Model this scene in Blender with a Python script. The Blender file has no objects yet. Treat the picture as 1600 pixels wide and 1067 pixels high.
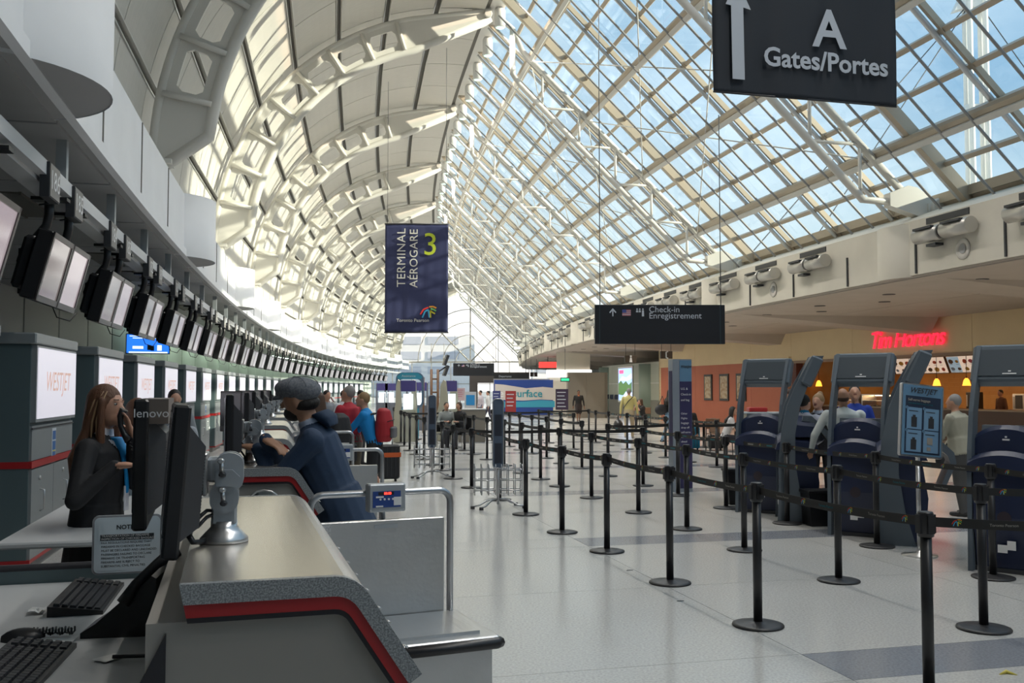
EXPOSURE = 1.0; SKY = 1.0; SUN = 4.8; SUNF = .38; SUND = .33; LAMP = 240
import bpy, math, random
import numpy as np
from mathutils import Vector, Matrix
random.seed(7)
C = bpy.context.scene
COL = C.collection
# ------------------------------------------------------------------ camera
CH = 1.66; PITCH = math.atan(74/1500.)
cam = bpy.data.cameras.new('camera'); cam.sensor_width = 36; cam.lens = 36*1500/1600.
cam.clip_end = 2000; cam.clip_start = .05
camo = bpy.data.objects.new('camera', cam); COL.objects.link(camo)
camo.location = (0, 0, CH); camo.rotation_euler = (math.pi/2+PITCH, 0, 0)
C.camera = camo
# ------------------------------------------------------------------ exposure
C.view_settings.view_transform = 'Standard'; C.view_settings.look = 'None'
C.view_settings.gamma = 1; C.view_settings.use_curve_mapping = False
C.view_settings.exposure = EXPOSURE
# the hall is an arc in plan: s runs along it, r across it (r = 0 under the check-in bar)
R = 340.; T0 = -.26; CX = -1.9+R*math.cos(T0); CY = -R*math.sin(T0)
def th(s): return T0+s/R
def L(s, r, z=0.):
    t = T0+s/R
    return Vector((CX-(R-r)*math.cos(t), CY+(R-r)*math.sin(t), z))
def sr(x, y):
    dx = CX-x; dy = y-CY
    return R*(math.atan2(dy, dx)-T0), R-math.hypot(dx, dy)
def ray(px, py):
    c, s = math.cos(PITCH), math.sin(PITCH); u = (533.5-py)/1500.
    return Vector(((px-800)/1500., c-u*s, s+u*c))
def gnd(px, py, z=0.):
    v = ray(px, py); t = (z-CH)/v.z
    return Vector((v.x*t, v.y*t, z))
def at(px, py, Y):
    v = ray(px, py); t = Y/v.y
    return Vector((v.x*t, Y, v.z*t+CH))
# ------------------------------------------------------------------ sky and sun
w = bpy.data.worlds.new('sky'); C.world = w; w.use_nodes = True
n = w.node_tree.nodes; l = w.node_tree.links; n.clear()
wo = n.new('ShaderNodeOutputWorld'); bg = n.new('ShaderNodeBackground')
tc = n.new('ShaderNodeTexCoord'); sep = n.new('ShaderNodeSeparateXYZ')
l.new(tc.outputs['Generated'], sep.inputs[0])
cr = n.new('ShaderNodeValToRGB'); e = cr.color_ramp.elements
e[0].position = 0.0; e[0].color = (1.0, .93, .88, 1)
e[1].position = .75; e[1].color = (.24, .35, .47, 1)
for p_, c_ in ((.07, (.85, .82, .79, 1)), (.15, (.36, .43, .47, 1)), (.28, (.19, .30, .41, 1)), (.45, (.14, .26, .38, 1))):
    q = e.new(p_); q.color = c_
l.new(sep.outputs[2], cr.inputs[0])
mp = n.new('ShaderNodeMapping'); mp.inputs['Scale'].default_value = (1, 1, 2.6)
l.new(tc.outputs['Generated'], mp.inputs[0])
nz = n.new('ShaderNodeTexNoise'); nz.inputs['Scale'].default_value = 2.3; nz.inputs['Detail'].default_value = 6; nz.inputs['Roughness'].default_value = .6
l.new(mp.outputs[0], nz.inputs[0])
nr = n.new('ShaderNodeValToRGB'); nr.color_ramp.elements[0].position = .42; nr.color_ramp.elements[1].position = .72
nr.color_ramp.elements[0].color = (0, 0, 0, 1); nr.color_ramp.elements[1].color = (.5, .5, .5, 1)
l.new(nz.outputs[0], nr.inputs[0])
mx = n.new('ShaderNodeMixRGB'); l.new(nr.outputs[0], mx.inputs[0]); l.new(cr.outputs[0], mx.inputs[1]); mx.inputs[2].default_value = (.66, .69, .72, 1)
l.new(mx.outputs[0], bg.inputs[0]); bg.inputs[1].default_value = SKY
l.new(bg.outputs[0], wo.inputs[0])
sl = bpy.data.lights.new('sun', 'SUN'); sl.energy = SUN; sl.angle = math.radians(.7); sl.color = (1, .86, .66)
so = bpy.data.objects.new('sun', sl); COL.objects.link(so)
# light travels towards the left wall, a little along the hall, and slowly down
_t = th(40); _r = Vector((math.cos(_t), -math.sin(_t), 0)); _f = Vector((math.sin(_t), math.cos(_t), 0))
sd = (-_r+_f*SUNF-Vector((0, 0, 1))*SUND).normalized()
so.rotation_euler = sd.to_track_quat('-Z', 'Y').to_euler()
# ------------------------------------------------------------------ materials
MATS = {}
def mat(name, col=(.5, .5, .5), rough=.5, metal=0., emis=None, estr=1., noise=None, bump=None, coat=0., spec=None):
    if name in MATS: return MATS[name]
    m = bpy.data.materials.new(name); m.use_nodes = True
    nt = m.node_tree; b = nt.nodes['Principled BSDF']
    b.inputs['Base Color'].default_value = (*col, 1); b.inputs['Roughness'].default_value = rough
    b.inputs['Metallic'].default_value = metal
    if coat: b.inputs['Coat Weight'].default_value = coat; b.inputs['Coat Roughness'].default_value = .08
    if spec is not None: b.inputs['Specular IOR Level'].default_value = spec
    if emis: b.inputs['Emission Color'].default_value = (*emis, 1); b.inputs['Emission Strength'].default_value = estr
    if noise or bump:
        t = nt.nodes.new('ShaderNodeTexCoord')
    if noise:   # (scale, colour2, lo, hi, (sx,sy,sz), detail)
        sc_, c2, lo, hi = noise[:4]; st = noise[4] if len(noise) > 4 else (1, 1, 1)
        mm = nt.nodes.new('ShaderNodeMapping'); mm.inputs['Scale'].default_value = st
        nt.links.new(t.outputs['Object'], mm.inputs[0])
        z = nt.nodes.new('ShaderNodeTexNoise'); z.inputs['Scale'].default_value = sc_; z.inputs['Detail'].default_value = noise[5] if len(noise) > 5 else 3
        nt.links.new(mm.outputs[0], z.inputs[0])
        r_ = nt.nodes.new('ShaderNodeValToRGB'); r_.color_ramp.elements[0].position = lo; r_.color_ramp.elements[1].position = hi
        r_.color_ramp.elements[0].color = (*col, 1); r_.color_ramp.elements[1].color = (*c2, 1)
        nt.links.new(z.outputs[0], r_.inputs[0]); nt.links.new(r_.outputs[0], b.inputs['Base Color'])
    if bump:    # (scale, strength, stretch)
        mm = nt.nodes.new('ShaderNodeMapping'); mm.inputs['Scale'].default_value = bump[2] if len(bump) > 2 else (1, 1, 1)
        nt.links.new(t.outputs['Object'], mm.inputs[0])
        z = nt.nodes.new('ShaderNodeTexNoise'); z.inputs['Scale'].default_value = bump[0]; z.inputs['Detail'].default_value = 3
        nt.links.new(mm.outputs[0], z.inputs[0])
        bp = nt.nodes.new('ShaderNodeBump'); bp.inputs['Strength'].default_value = bump[1]; bp.inputs['Distance'].default_value = .01
        nt.links.new(z.outputs[0], bp.inputs['Height']); nt.links.new(bp.outputs[0], b.inputs['Normal'])
    MATS[name] = m; return m
def glass(name, tint, gl=.12, diff=0., dcol=(.8, .85, .85)):
    m = bpy.data.materials.new(name); m.use_nodes = True; nt = m.node_tree; nt.nodes.clear()
    o = nt.nodes.new('ShaderNodeOutputMaterial'); tr = nt.nodes.new('ShaderNodeBsdfTransparent'); tr.inputs[0].default_value = (*tint, 1)
    g = nt.nodes.new('ShaderNodeBsdfGlossy'); g.inputs['Roughness'].default_value = .03; g.inputs[0].default_value = (.9, .95, 1, 1)
    lw = nt.nodes.new('ShaderNodeLayerWeight'); lw.inputs[0].default_value = .5
    pw = nt.nodes.new('ShaderNodeMath'); pw.operation = 'POWER'; pw.inputs[1].default_value = 5.; nt.links.new(lw.outputs['Facing'], pw.inputs[0])
    fr = nt.nodes.new('ShaderNodeMath'); fr.operation = 'MULTIPLY_ADD'; fr.inputs[1].default_value = .85; fr.inputs[2].default_value = .06; nt.links.new(pw.outputs[0], fr.inputs[0])
    mxs = nt.nodes.new('ShaderNodeMixShader'); nt.links.new(fr.outputs[0], mxs.inputs[0]); nt.links.new(tr.outputs[0], mxs.inputs[1]); nt.links.new(g.outputs[0], mxs.inputs[2])
    last = mxs
    if diff:
        d = nt.nodes.new('ShaderNodeBsdfTranslucent'); d.inputs[0].default_value = (*dcol, 1)
        m2 = nt.nodes.new('ShaderNodeMixShader')
        t = nt.nodes.new('ShaderNodeTexCoord'); z = nt.nodes.new('ShaderNodeTexNoise'); z.inputs['Scale'].default_value = .9; z.inputs['Detail'].default_value = 5
        nt.links.new(t.outputs['Object'], z.inputs[0])
        mr = nt.nodes.new('ShaderNodeMapRange'); mr.inputs[1].default_value = .35; mr.inputs[2].default_value = .7; mr.inputs[3].default_value = diff*.4; mr.inputs[4].default_value = diff
        nt.links.new(z.outputs[0], mr.inputs[0]); nt.links.new(mr.outputs[0], m2.inputs[0])
        nt.links.new(mxs.outputs[0], m2.inputs[1]); nt.links.new(d.outputs[0], m2.inputs[2]); last = m2
    nt.links.new(last.outputs[0], o.inputs[0]); MATS[name] = m; return m
M_rib = mat('white painted steel', (.70, .68, .63), .45, bump=(30, .05))
M_panel = mat('ceiling panel', (.66, .635, .58), .6, noise=(3, (.60, .58, .53), .3, .7, (1, 14, 1)), bump=(9, .25, (1, 12, 1)))
M_seam = mat('dark seam', (.16, .15, .13), .7)
M_white = mat('white plaster', (.86, .87, .88), .6, noise=(2, (.82, .83, .84), .3, .7))
M_ledge = mat('warm white wall', (.66, .62, .53), .6, noise=(1.5, (.61, .57, .49), .3, .7))
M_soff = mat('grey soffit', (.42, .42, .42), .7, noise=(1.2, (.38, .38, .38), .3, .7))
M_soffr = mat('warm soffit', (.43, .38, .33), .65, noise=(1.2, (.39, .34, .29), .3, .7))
M_alu = mat('aluminium', (.62, .62, .62), .32, .9)
M_bronze = mat('tan glazing bar', (.50, .42, .32), .45, .2)
M_black = mat('black plastic', (.014, .014, .016), .38)
M_blackm = mat('black metal', (.010, .010, .012), .45)
M_dark = mat('charcoal', (.035, .037, .042), .5)
M_steel = mat('brushed steel', (.60, .60, .60), .30, .72, noise=(2.5, (.53, .53, .52), .35, .65), bump=(40, .12, (1, .04, 1)))
M_tube = mat('satin tube', (.45, .46, .48), .3, .9)
M_pane = glass('roof glass', (.80, .92, .96), diff=.06, dcol=(.80, .90, .92))
M_clear = glass('clear glass', (.92, .95, .95))
# ------------------------------------------------------------------ mesh helpers
class MB:
    def __init__(s): s.v = []; s.f = []; s.m = []; s.sm = []
    def add(s, vs, fs, mi=0, sm=False, M=None):
        o = len(s.v)
        s.v += [tuple(M @ Vector(p)) if M else tuple(p) for p in vs]
        for f in fs: s.f.append(tuple(i+o for i in f)); s.m.append(mi); s.sm.append(sm)
        return s
    def box(s, x0, x1, y0, y1, z0, z1, mi=0, M=None):
        v = [(x, y, z) for x in (x0, x1) for y in (y0, y1) for z in (z0, z1)]
        return s.add(v, [(0, 1, 3, 2), (4, 6, 7, 5), (0, 4, 5, 1), (2, 3, 7, 6), (0, 2, 6, 4), (1, 5, 7, 3)], mi, False, M)
    def bbox(s, x0, x1, y0, y1, z0, z1, b=.01, mi=0, M=None):
        """box with bevelled vertical and horizontal edges"""
        vs = []; fs = []
        def ring(z, i):
            o = len(vs)
            for (x, y) in ((x0+b+i, y0+i), (x1-b-i, y0+i), (x1-i, y0+b+i), (x1-i, y1-b-i), (x1-b-i, y1-i), (x0+b+i, y1-i), (x0+i, y1-b-i), (x0+i, y0+b+i)): vs.append((x, y, z))
            return o
        rs = [ring(z0, b*.7), ring(z0+b, 0), ring(z1-b, 0), ring(z1, b*.7)]
        for a in range(3):
            for k in range(8): fs.append((rs[a]+k, rs[a]+(k+1) % 8, rs[a+1]+(k+1) % 8, rs[a+1]+k))
        fs.append(tuple(reversed(range(8)))); fs.append(tuple(rs[3]+k for k in range(8)))
        return s.add(vs, fs, mi, False, M)
    def tube(s, pts, rad, n=8, mi=0, closed=False, caps=True, M=None, sm=True):
        pts = [Vector(p) for p in pts]; N = len(pts); vs = []; fs = []
        rads = rad if isinstance(rad, (list, tuple)) else [rad]*N
        up = None
        for i, p in enumerate(pts):
            a = pts[(i-1) % N] if (closed or i > 0) else p; b = pts[(i+1) % N] if (closed or i < N-1) else p
            d = (b-a); d = d.normalized() if d.length > 1e-9 else Vector((0, 0, 1))
            if up is None: up = Vector((0, 0, 1)) if abs(d.z) < .9 else Vector((1, 0, 0))
            x = d.cross(up)
            if x.length < 1e-4: x = d.cross(Vector((1, 0, 0)))
            x.normalize(); y = x.cross(d).normalized(); up = y
            for k in range(n):
                t = 2*math.pi*k/n; q = p+(x*math.cos(t)+y*math.sin(t))*rads[i]; vs.append(q)
        for i in range(N if closed else N-1):
            j = (i+1) % N
            for k in range(n): fs.append((i*n+k, i*n+(k+1) % n, j*n+(k+1) % n, j*n+k))
        s.add(vs, fs, mi, sm, M)
        if caps and not closed:
            s.add(vs[:n], [tuple(range(n))], mi, False, M); s.add(vs[-n:], [tuple(reversed(range(n)))], mi, False, M)
        return s
    def lathe(s, prof, n=16, c=(0, 0), mi=0, M=None, sm=True):
        vs = []; fs = []
        for (r, z) in prof:
            for k in range(n): t = 2*math.pi*k/n; vs.append((c[0]+r*math.cos(t), c[1]+r*math.sin(t), z))
        for i in range(len(prof)-1):
            for k in range(n): fs.append((i*n+k, i*n+(k+1) % n, (i+1)*n+(k+1) % n, (i+1)*n+k))
        fs.append(tuple(reversed(range(n)))); fs.append(tuple((len(prof)-1)*n+k for k in range(n)))
        o = len(s.v); s.add(vs, fs, mi, sm, M); s.sm[-1] = s.sm[-2] = False
        return s
    def prism(s, poly, y0, y1, ax='y', mi=0, M=None, sm=False):
        """extrude a 2-D polygon: ax 'y': poly=(x,z); 'x': poly=(y,z); 'z': poly=(x,y)"""
        k = len(poly); f = {'y': lambda p, t: (p[0], t, p[1]), 'x': lambda p, t: (t, p[0], p[1]), 'z': lambda p, t: (p[0], p[1], t)}[ax]
        vs = [f(p, y0) for p in poly]+[f(p, y1) for p in poly]
        s.add(vs, [tuple(range(k)), tuple(reversed(range(k, 2*k)))], mi, False, M)
        s.add(vs, [(i, i+k, (i+1) % k+k, (i+1) % k) for i in range(k)], mi, sm, M)
        return s
    def sweep(s, prof, s0, s1, ds=2.5, closed=True, mi=0, caps=True):
        """sweep an (r,z) profile along the hall, in world space"""
        N = max(1, int(round((s1-s0)/ds))); k = len(prof); vs = []; fs = []
        for i in range(N+1):
            ss = s0+(s1-s0)*i/N
            for (r, z) in prof: vs.append(L(ss, r, z))
        for i in range(N):
            for j in range(k if closed else k-1):
                fs.append((i*k+j, (i+1)*k+j, (i+1)*k+(j+1) % k, i*k+(j+1) % k))
        if closed and caps: fs.append(tuple(range(k))); fs.append(tuple(reversed(range(N*k, (N+1)*k))))
        return s.add(vs, fs, mi)
    def mesh(s, name, mats):
        me = bpy.data.meshes.new(name); me.from_pydata([tuple(p) for p in s.v], [], s.f)
        for m in (mats if isinstance(mats, (list, tuple)) else [mats]): me.materials.append(m)
        me.polygons.foreach_set('material_index', s.m); me.polygons.foreach_set('use_smooth', s.sm)
        me.update(); return me
    def obj(s, name, mats, parent=None, fix=True):
        me = s.mesh(name, mats)
        if fix:
            import bmesh
            b = bmesh.new(); b.from_mesh(me)
            if any(s.sm): bmesh.ops.remove_doubles(b, verts=b.verts, dist=1e-6)
            bmesh.ops.recalc_face_normals(b, faces=b.faces); b.to_mesh(me); b.free()
        o = bpy.data.objects.new(name, me); COL.objects.link(o)
        if parent: o.parent = parent
        return o
def rrect(x0, x1, z0, z1, r, n=4):
    pts = []
    for (cx, cz, a0) in ((x1-r, z1-r, 0), (x0+r, z1-r, 90), (x0+r, z0+r, 180), (x1-r, z0+r, 270)):
        for i in range(n+1): a = math.radians(a0+90*i/n); pts.append((cx+r*math.cos(a), cz+r*math.sin(a)))
    return pts
def tag(o, label=None, cat=None, group=None, kind=None):
    if label: o['label'] = label
    if cat: o['category'] = cat
    if group: o['group'] = group
    if kind: o['kind'] = kind
    return o
def empty(name, loc=(0, 0, 0), rz=0.):
    o = bpy.data.objects.new(name, None); COL.objects.link(o); o.location = loc; o.rotation_euler = (0, 0, rz); o.empty_display_size = .1
    return o
def thing(name, label, cat, s, r, z=0., yaw=0., group=None, world=None):
    """Empty at hall coordinates (s, r): local x = across (+r), y = along (+s)"""
    if world is not None: p = Vector(world); s_, _ = sr(p.x, p.y)
    else: p = L(s, r, z); s_ = s
    return tag(empty(name, p, -th(s_)+yaw), label, cat, group)
def dup(o, parent=None):
    c = o.copy(); COL.objects.link(c); c.parent = parent
    for ch in o.children: dup(ch, c)
    return c
def move(o, s, r, z=0., yaw=0.): o.location = L(s, r, z); o.rotation_euler = (0, 0, -th(s)+yaw)
def inst(me, name, parent, loc=(0, 0, 0), rz=0.):
    o = bpy.data.objects.new(name, me); COL.objects.link(o); o.parent = parent; o.location = loc; o.rotation_euler = (0, 0, rz); return o
def text(name, txt, size, m, parent, M, ext=.003, shear=0., align='CENTER', space=1., bold=0.):
    cu = bpy.data.curves.new(name, 'FONT'); cu.body = txt; cu.size = size; cu.extrude = ext; cu.align_x = align; cu.align_y = 'CENTER'
    cu.shear = shear; cu.space_character = space; cu.offset = bold; cu.resolution_u = 3
    o = bpy.data.objects.new(name, cu); COL.objects.link(o)
    dg = bpy.context.evaluated_depsgraph_get(); me = bpy.data.meshes.new_from_object(o.evaluated_get(dg))
    bpy.data.objects.remove(o); me.materials.clear(); me.materials.append(m)
    o = bpy.data.objects.new(name, me); COL.objects.link(o); o.parent = parent; o.matrix_local = M; return o
def TM(x, y, z, face='-y', roll=0.):
    """matrix for text standing at x,y,z facing a local direction"""
    rz = {'-y': 0, '+x': math.pi/2, '-x': -math.pi/2, '+y': math.pi}[face]
    return Matrix.Translation((x, y, z)) @ Matrix.Rotation(rz, 4, 'Z') @ Matrix.Rotation(math.pi/2, 4, 'X') @ Matrix.Rotation(roll, 4, 'Z')
ORD = ['first', 'second', 'third', 'fourth', 'fifth', 'sixth', 'seventh', 'eighth', 'ninth', 'tenth', 'eleventh', 'twelfth', 'thirteenth', 'fourteenth', 'fifteenth', 'sixteenth', 'seventeenth', 'eighteenth', 'nineteenth', 'twentieth']
def ordn(i):
    if i < 20: return ORD[i]
    t = {2: 'twenty', 3: 'thirty', 4: 'forty', 5: 'fifty', 6: 'sixty'}[(i+1)//10]
    return (t+'-'+ORD[i % 10]) if (i+1) % 10 else {2: 'twentieth', 3: 'thirtieth', 4: 'fortieth', 5: 'fiftieth', 6: 'sixtieth'}[(i+1)//10]

# ================================================================== STRUCTURE
SEND = 114.
SB = [7.3+10*k for k in range(11)]        # the bays: a rib, a drum on each side and a truss at each
GZ = lambda r: 13.1-.98*(r-7.5)           # the glass slope
# floor: a base slab with terrazzo slabs and darker bands laid in it
fl = MB().sweep([(-5, -.06), (29.2, -.06), (29.2, -.012), (-5, -.012)], -30, SEND, 5).obj('floor', mat('floor joint', (.30, .30, .30), .6))
tag(fl, 'pale polished terrazzo floor of the hall', kind='structure')
def terrazzo(name, c1, c2):
    m = mat(name, c1, .13, noise=(60, c2, .38, .66, (1, 1, 1), 5)); nt = m.node_tree; b = nt.nodes['Principled BSDF']
    t = nt.nodes.new('ShaderNodeTexCoord'); z = nt.nodes.new('ShaderNodeTexNoise'); z.inputs['Scale'].default_value = 1.1; z.inputs['Detail'].default_value = 5
    nt.links.new(t.outputs['Object'], z.inputs[0]); mr = nt.nodes.new('ShaderNodeMapRange'); mr.inputs[3].default_value = .10; mr.inputs[4].default_value = .24
    nt.links.new(z.outputs[0], mr.inputs[0]); nt.links.new(mr.outputs[0], b.inputs['Roughness'])
    return m
M_ter = terrazzo('terrazzo', (.56, .56, .54), (.43, .43, .42))
M_band = terrazzo('terrazzo band', (.27, .29, .32), (.20, .21, .24))
redges = [-4.9, -2.4, 0, 2.5, 5.12, 7.6, 10.1, 12.6, 15.1, 17.6, 20, 23.9, 29]
def slab(s0, s1, r0, r1, m, par, name='floor_slab', g=.0025):
    mb = MB(); c = L((s0+s1)/2, (r0+r1)/2)
    P = [L(s0+g, r0+g)-c, L(s0+g, r1-g)-c, L(s1-g, r1-g)-c, L(s1-g, r0+g)-c]
    vs = [(p.x, p.y, -.02) for p in P]+[(p.x, p.y, 0) for p in P]
    mb.add(vs, [(3, 2, 1, 0), (4, 5, 6, 7), (0, 1, 5, 4), (1, 2, 6, 5), (2, 3, 7, 6), (3, 0, 4, 7)])
    o = mb.obj(name, m, par, fix=False); o.location = c; return o
far = MB(); farb = MB()
k = 0
s_ = -4.9-.38-4*4.87
while s_ < SEND-5:
    b0, b1, b2 = s_, s_+.56, s_+4.87
    for (a0, a1, bnd) in ((b0, b1, True), (b1, (b1+b2)/2, False), ((b1+b2)/2, b2, False)):
        for i in range(len(redges)-1):
            dark = bnd and 5 < redges[i] < 15
            if -1 < a1 < 42:
                slab(a0, a1, redges[i], redges[i+1], M_band if dark else M_ter, fl, 'floor_band' if dark else 'floor_slab')
            else:
                (farb if dark else far).add([L(a0+.005, redges[i]+.005), L(a0+.005, redges[i+1]-.005), L(a1-.005, redges[i+1]-.005), L(a1-.005, redges[i]+.005)], [(0, 1, 2, 3)])
    s_ += 4.87
tag(far.obj('floor_slab', M_ter, fl), kind='stuff'); tag(farb.obj('floor_band', M_band, fl), kind='stuff')
og = MB().box(-400, 400, -60, 700, -.4, -.1).obj('ground', mat('outside concrete', (.45, .44, .42), .9)); tag(og, 'pale paved ground outside the hall', kind='structure')
# --- left side: lower wall, soffit, fascia, vault wall
lw = MB().sweep([(-4.4, 0), (-4.2, 0), (-4.2, 3.93), (-4.4, 3.93)], -30, SEND, 5).obj('wall_left', mat('pale green wall', (.52, .58, .52), .6, noise=(.7, (.45, .52, .47), .3, .7)))
tag(lw, 'pale green back wall behind the check-in cabinets', kind='structure')
MWP = mat('wall panel grey', (.47, .49, .48), .5)
for i in range(30):     # individual wall panels
    s0 = -4+2.87*i
    p = MB().box(-1.40, 1.40, -.03, .03, .05, 3.9).obj('wall_panel', [MWP, mat('wall panel teal', (.12, .17, .18), .5), mat('wall panel light', (.56, .64, .56), .5)][0 if 8 < i < 13 else (1 if i < 14 else 2)], lw)
    p.location = L(s0, -4.15); p.rotation_euler = (0, 0, -th(s0)+math.pi/2)
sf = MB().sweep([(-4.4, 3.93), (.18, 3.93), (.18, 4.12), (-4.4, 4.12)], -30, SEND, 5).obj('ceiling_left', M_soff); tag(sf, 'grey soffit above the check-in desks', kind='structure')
for i in range(38):     # soffit sheets with open joints, dark slots let in between the drums
    s0 = -3+2.5*i
    o = MB().box(-2.1, 2.1, -1.225, 1.225, -.03, 0).obj('soffit_sheet', M_soff, sf, fix=False) if i == 0 else inst(m0, 'soffit_sheet', sf)
    m0 = o.data; o.location = L(s0, -2.02, 3.93); o.rotation_euler = (0, 0, -th(s0))
    if i % 4 != 3:
        mb = MB().box(-.16, .16, -.8, .8, -.05, -.02).box(-.18, -.15, -.82, .82, -.065, -.02).box(.15, .18, -.82, .82, -.065, -.02)
        if i == 0: sm_ = mb.mesh('ceiling_slot', M_seam)
        o = inst(sm_, 'ceiling_slot', sf, L(s0+.2, -1.15, 3.93), -th(s0))
fa = MB().sweep([(.18, 3.90), (.26, 3.90), (.26, 4.02), (.22, 4.02), (.22, 4.95), (-.62, 4.95), (-.62, 4.87), (.12, 4.87), (.12, 4.1), (.18, 4.1)], -30, SEND, 2.5).obj('trim_1', M_white)
tag(fa, 'white fascia band above the check-in bar', kind='structure')
for i in range(44):
    s0 = -3+2.5*i
    if i == 0: jm = MB().box(-.004, .012, -.012, .012, 4.03, 4.94).mesh('fascia_joint', M_seam)
    inst(jm, 'fascia_joint', fa, L(s0, .22), -th(s0))
wl = MB().sweep([(-.9, 4.9), (-.66, 4.9), (-.66, 5.62), (-.9, 5.62)], -30, SEND, 5).obj('wall_upper_left', M_panel); tag(wl, 'upper wall at the foot of the vault', kind='structure')
# vault
VC = (6.6, 5.6); VR = 7.27; NST = 8; A0 = math.radians(180); A1 = math.radians(84.8)
def vp(a, rad): return (VC[0]+rad*math.cos(a), VC[1]+rad*math.sin(a))
prof = [vp(A0+(A1-A0)*i/32, VR+.12) for i in range(33)]; prof += [(7.6, prof[-1][1]), (7.6, prof[-1][1]+.2)]+[vp(A1+(A0-A1)*i/16, VR+.35) for i in range(17)]
va = MB().sweep(prof, -30, SEND, 5).obj('ceiling', M_seam); tag(va, 'curved vault of cream panels over the check-in side', kind='structure')
PW = 2.5; cols = int((SEND+5)/PW)
pmesh = []
for j in range(NST):
    a0 = A0+(A1-A0)*j/NST-.014; a1 = A0+(A1-A0)*(j+1)/NST+.014
    rm = VC[0]+VR*math.cos((a0+a1)/2); hw = (PW*(R-rm)/R)/2-.018
    mb = MB(); N = 5
    for i in range(N):
        b0 = a0+(a1-a0)*i/N; b1 = a0+(a1-a0)*(i+1)/N
        (x0, z0), (x1, z1) = vp(b0, VR), vp(b1, VR); (X0, Z0), (X1, Z1) = vp(b0, VR+.1), vp(b1, VR+.1)
        vs = [(x0, -hw, z0), (x0, hw, z0), (x1, hw, z1), (x1, -hw, z1), (X0, -hw, Z0), (X0, hw, Z0), (X1, hw, Z1), (X1, -hw, Z1)]
        f = [(0, 1, 2, 3), (0, 3, 7, 4), (1, 5, 6, 2)]
        if i == 0: f.append((0, 4, 5, 1))
        if i == N-1: f.append((3, 2, 6, 7))
        mb.add(vs, f, 0, False)
    pmesh.append((mb, mb.mesh('ceiling_panel', M_panel)))
fp = MB(); cnt = 0
for c in range(cols):
    s0 = 7.3-10+PW*c+PW/2
    if s0 > SEND-1.2: break
    for j in range(NST):
        if 2 <= c < 38: inst(pmesh[j][1], 'ceiling_panel', va, L(s0, 0), -th(s0))
        else: fp.add(pmesh[j][0].v, pmesh[j][0].f, 0, False, Matrix.Translation(L(s0, 0)) @ Matrix.Rotation(-th(s0), 4, 'Z'))
tag(fp.obj('ceiling_panel', M_panel, va, fix=False), kind='stuff')
for j in range(1, NST):   # long rails between the panel strips
    a = A0+(A1-A0)*j/NST
    for da in (-.012, .012):
        x, z = vp(a+da, VR-.02); nx, nz = math.cos(a), math.sin(a)
        q = [(x-nz*.012, z+nx*.012), (x+nz*.012, z-nx*.012), (x+nz*.012+nx*.06, z-nx*.012+nz*.06), (x-nz*.012+nx*.06, z+nx*.012+nz*.06)]
        MB().sweep(q, -3, SEND, 5).obj('panel_rail', M_alu if da > 0 else M_rib, va)
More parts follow.
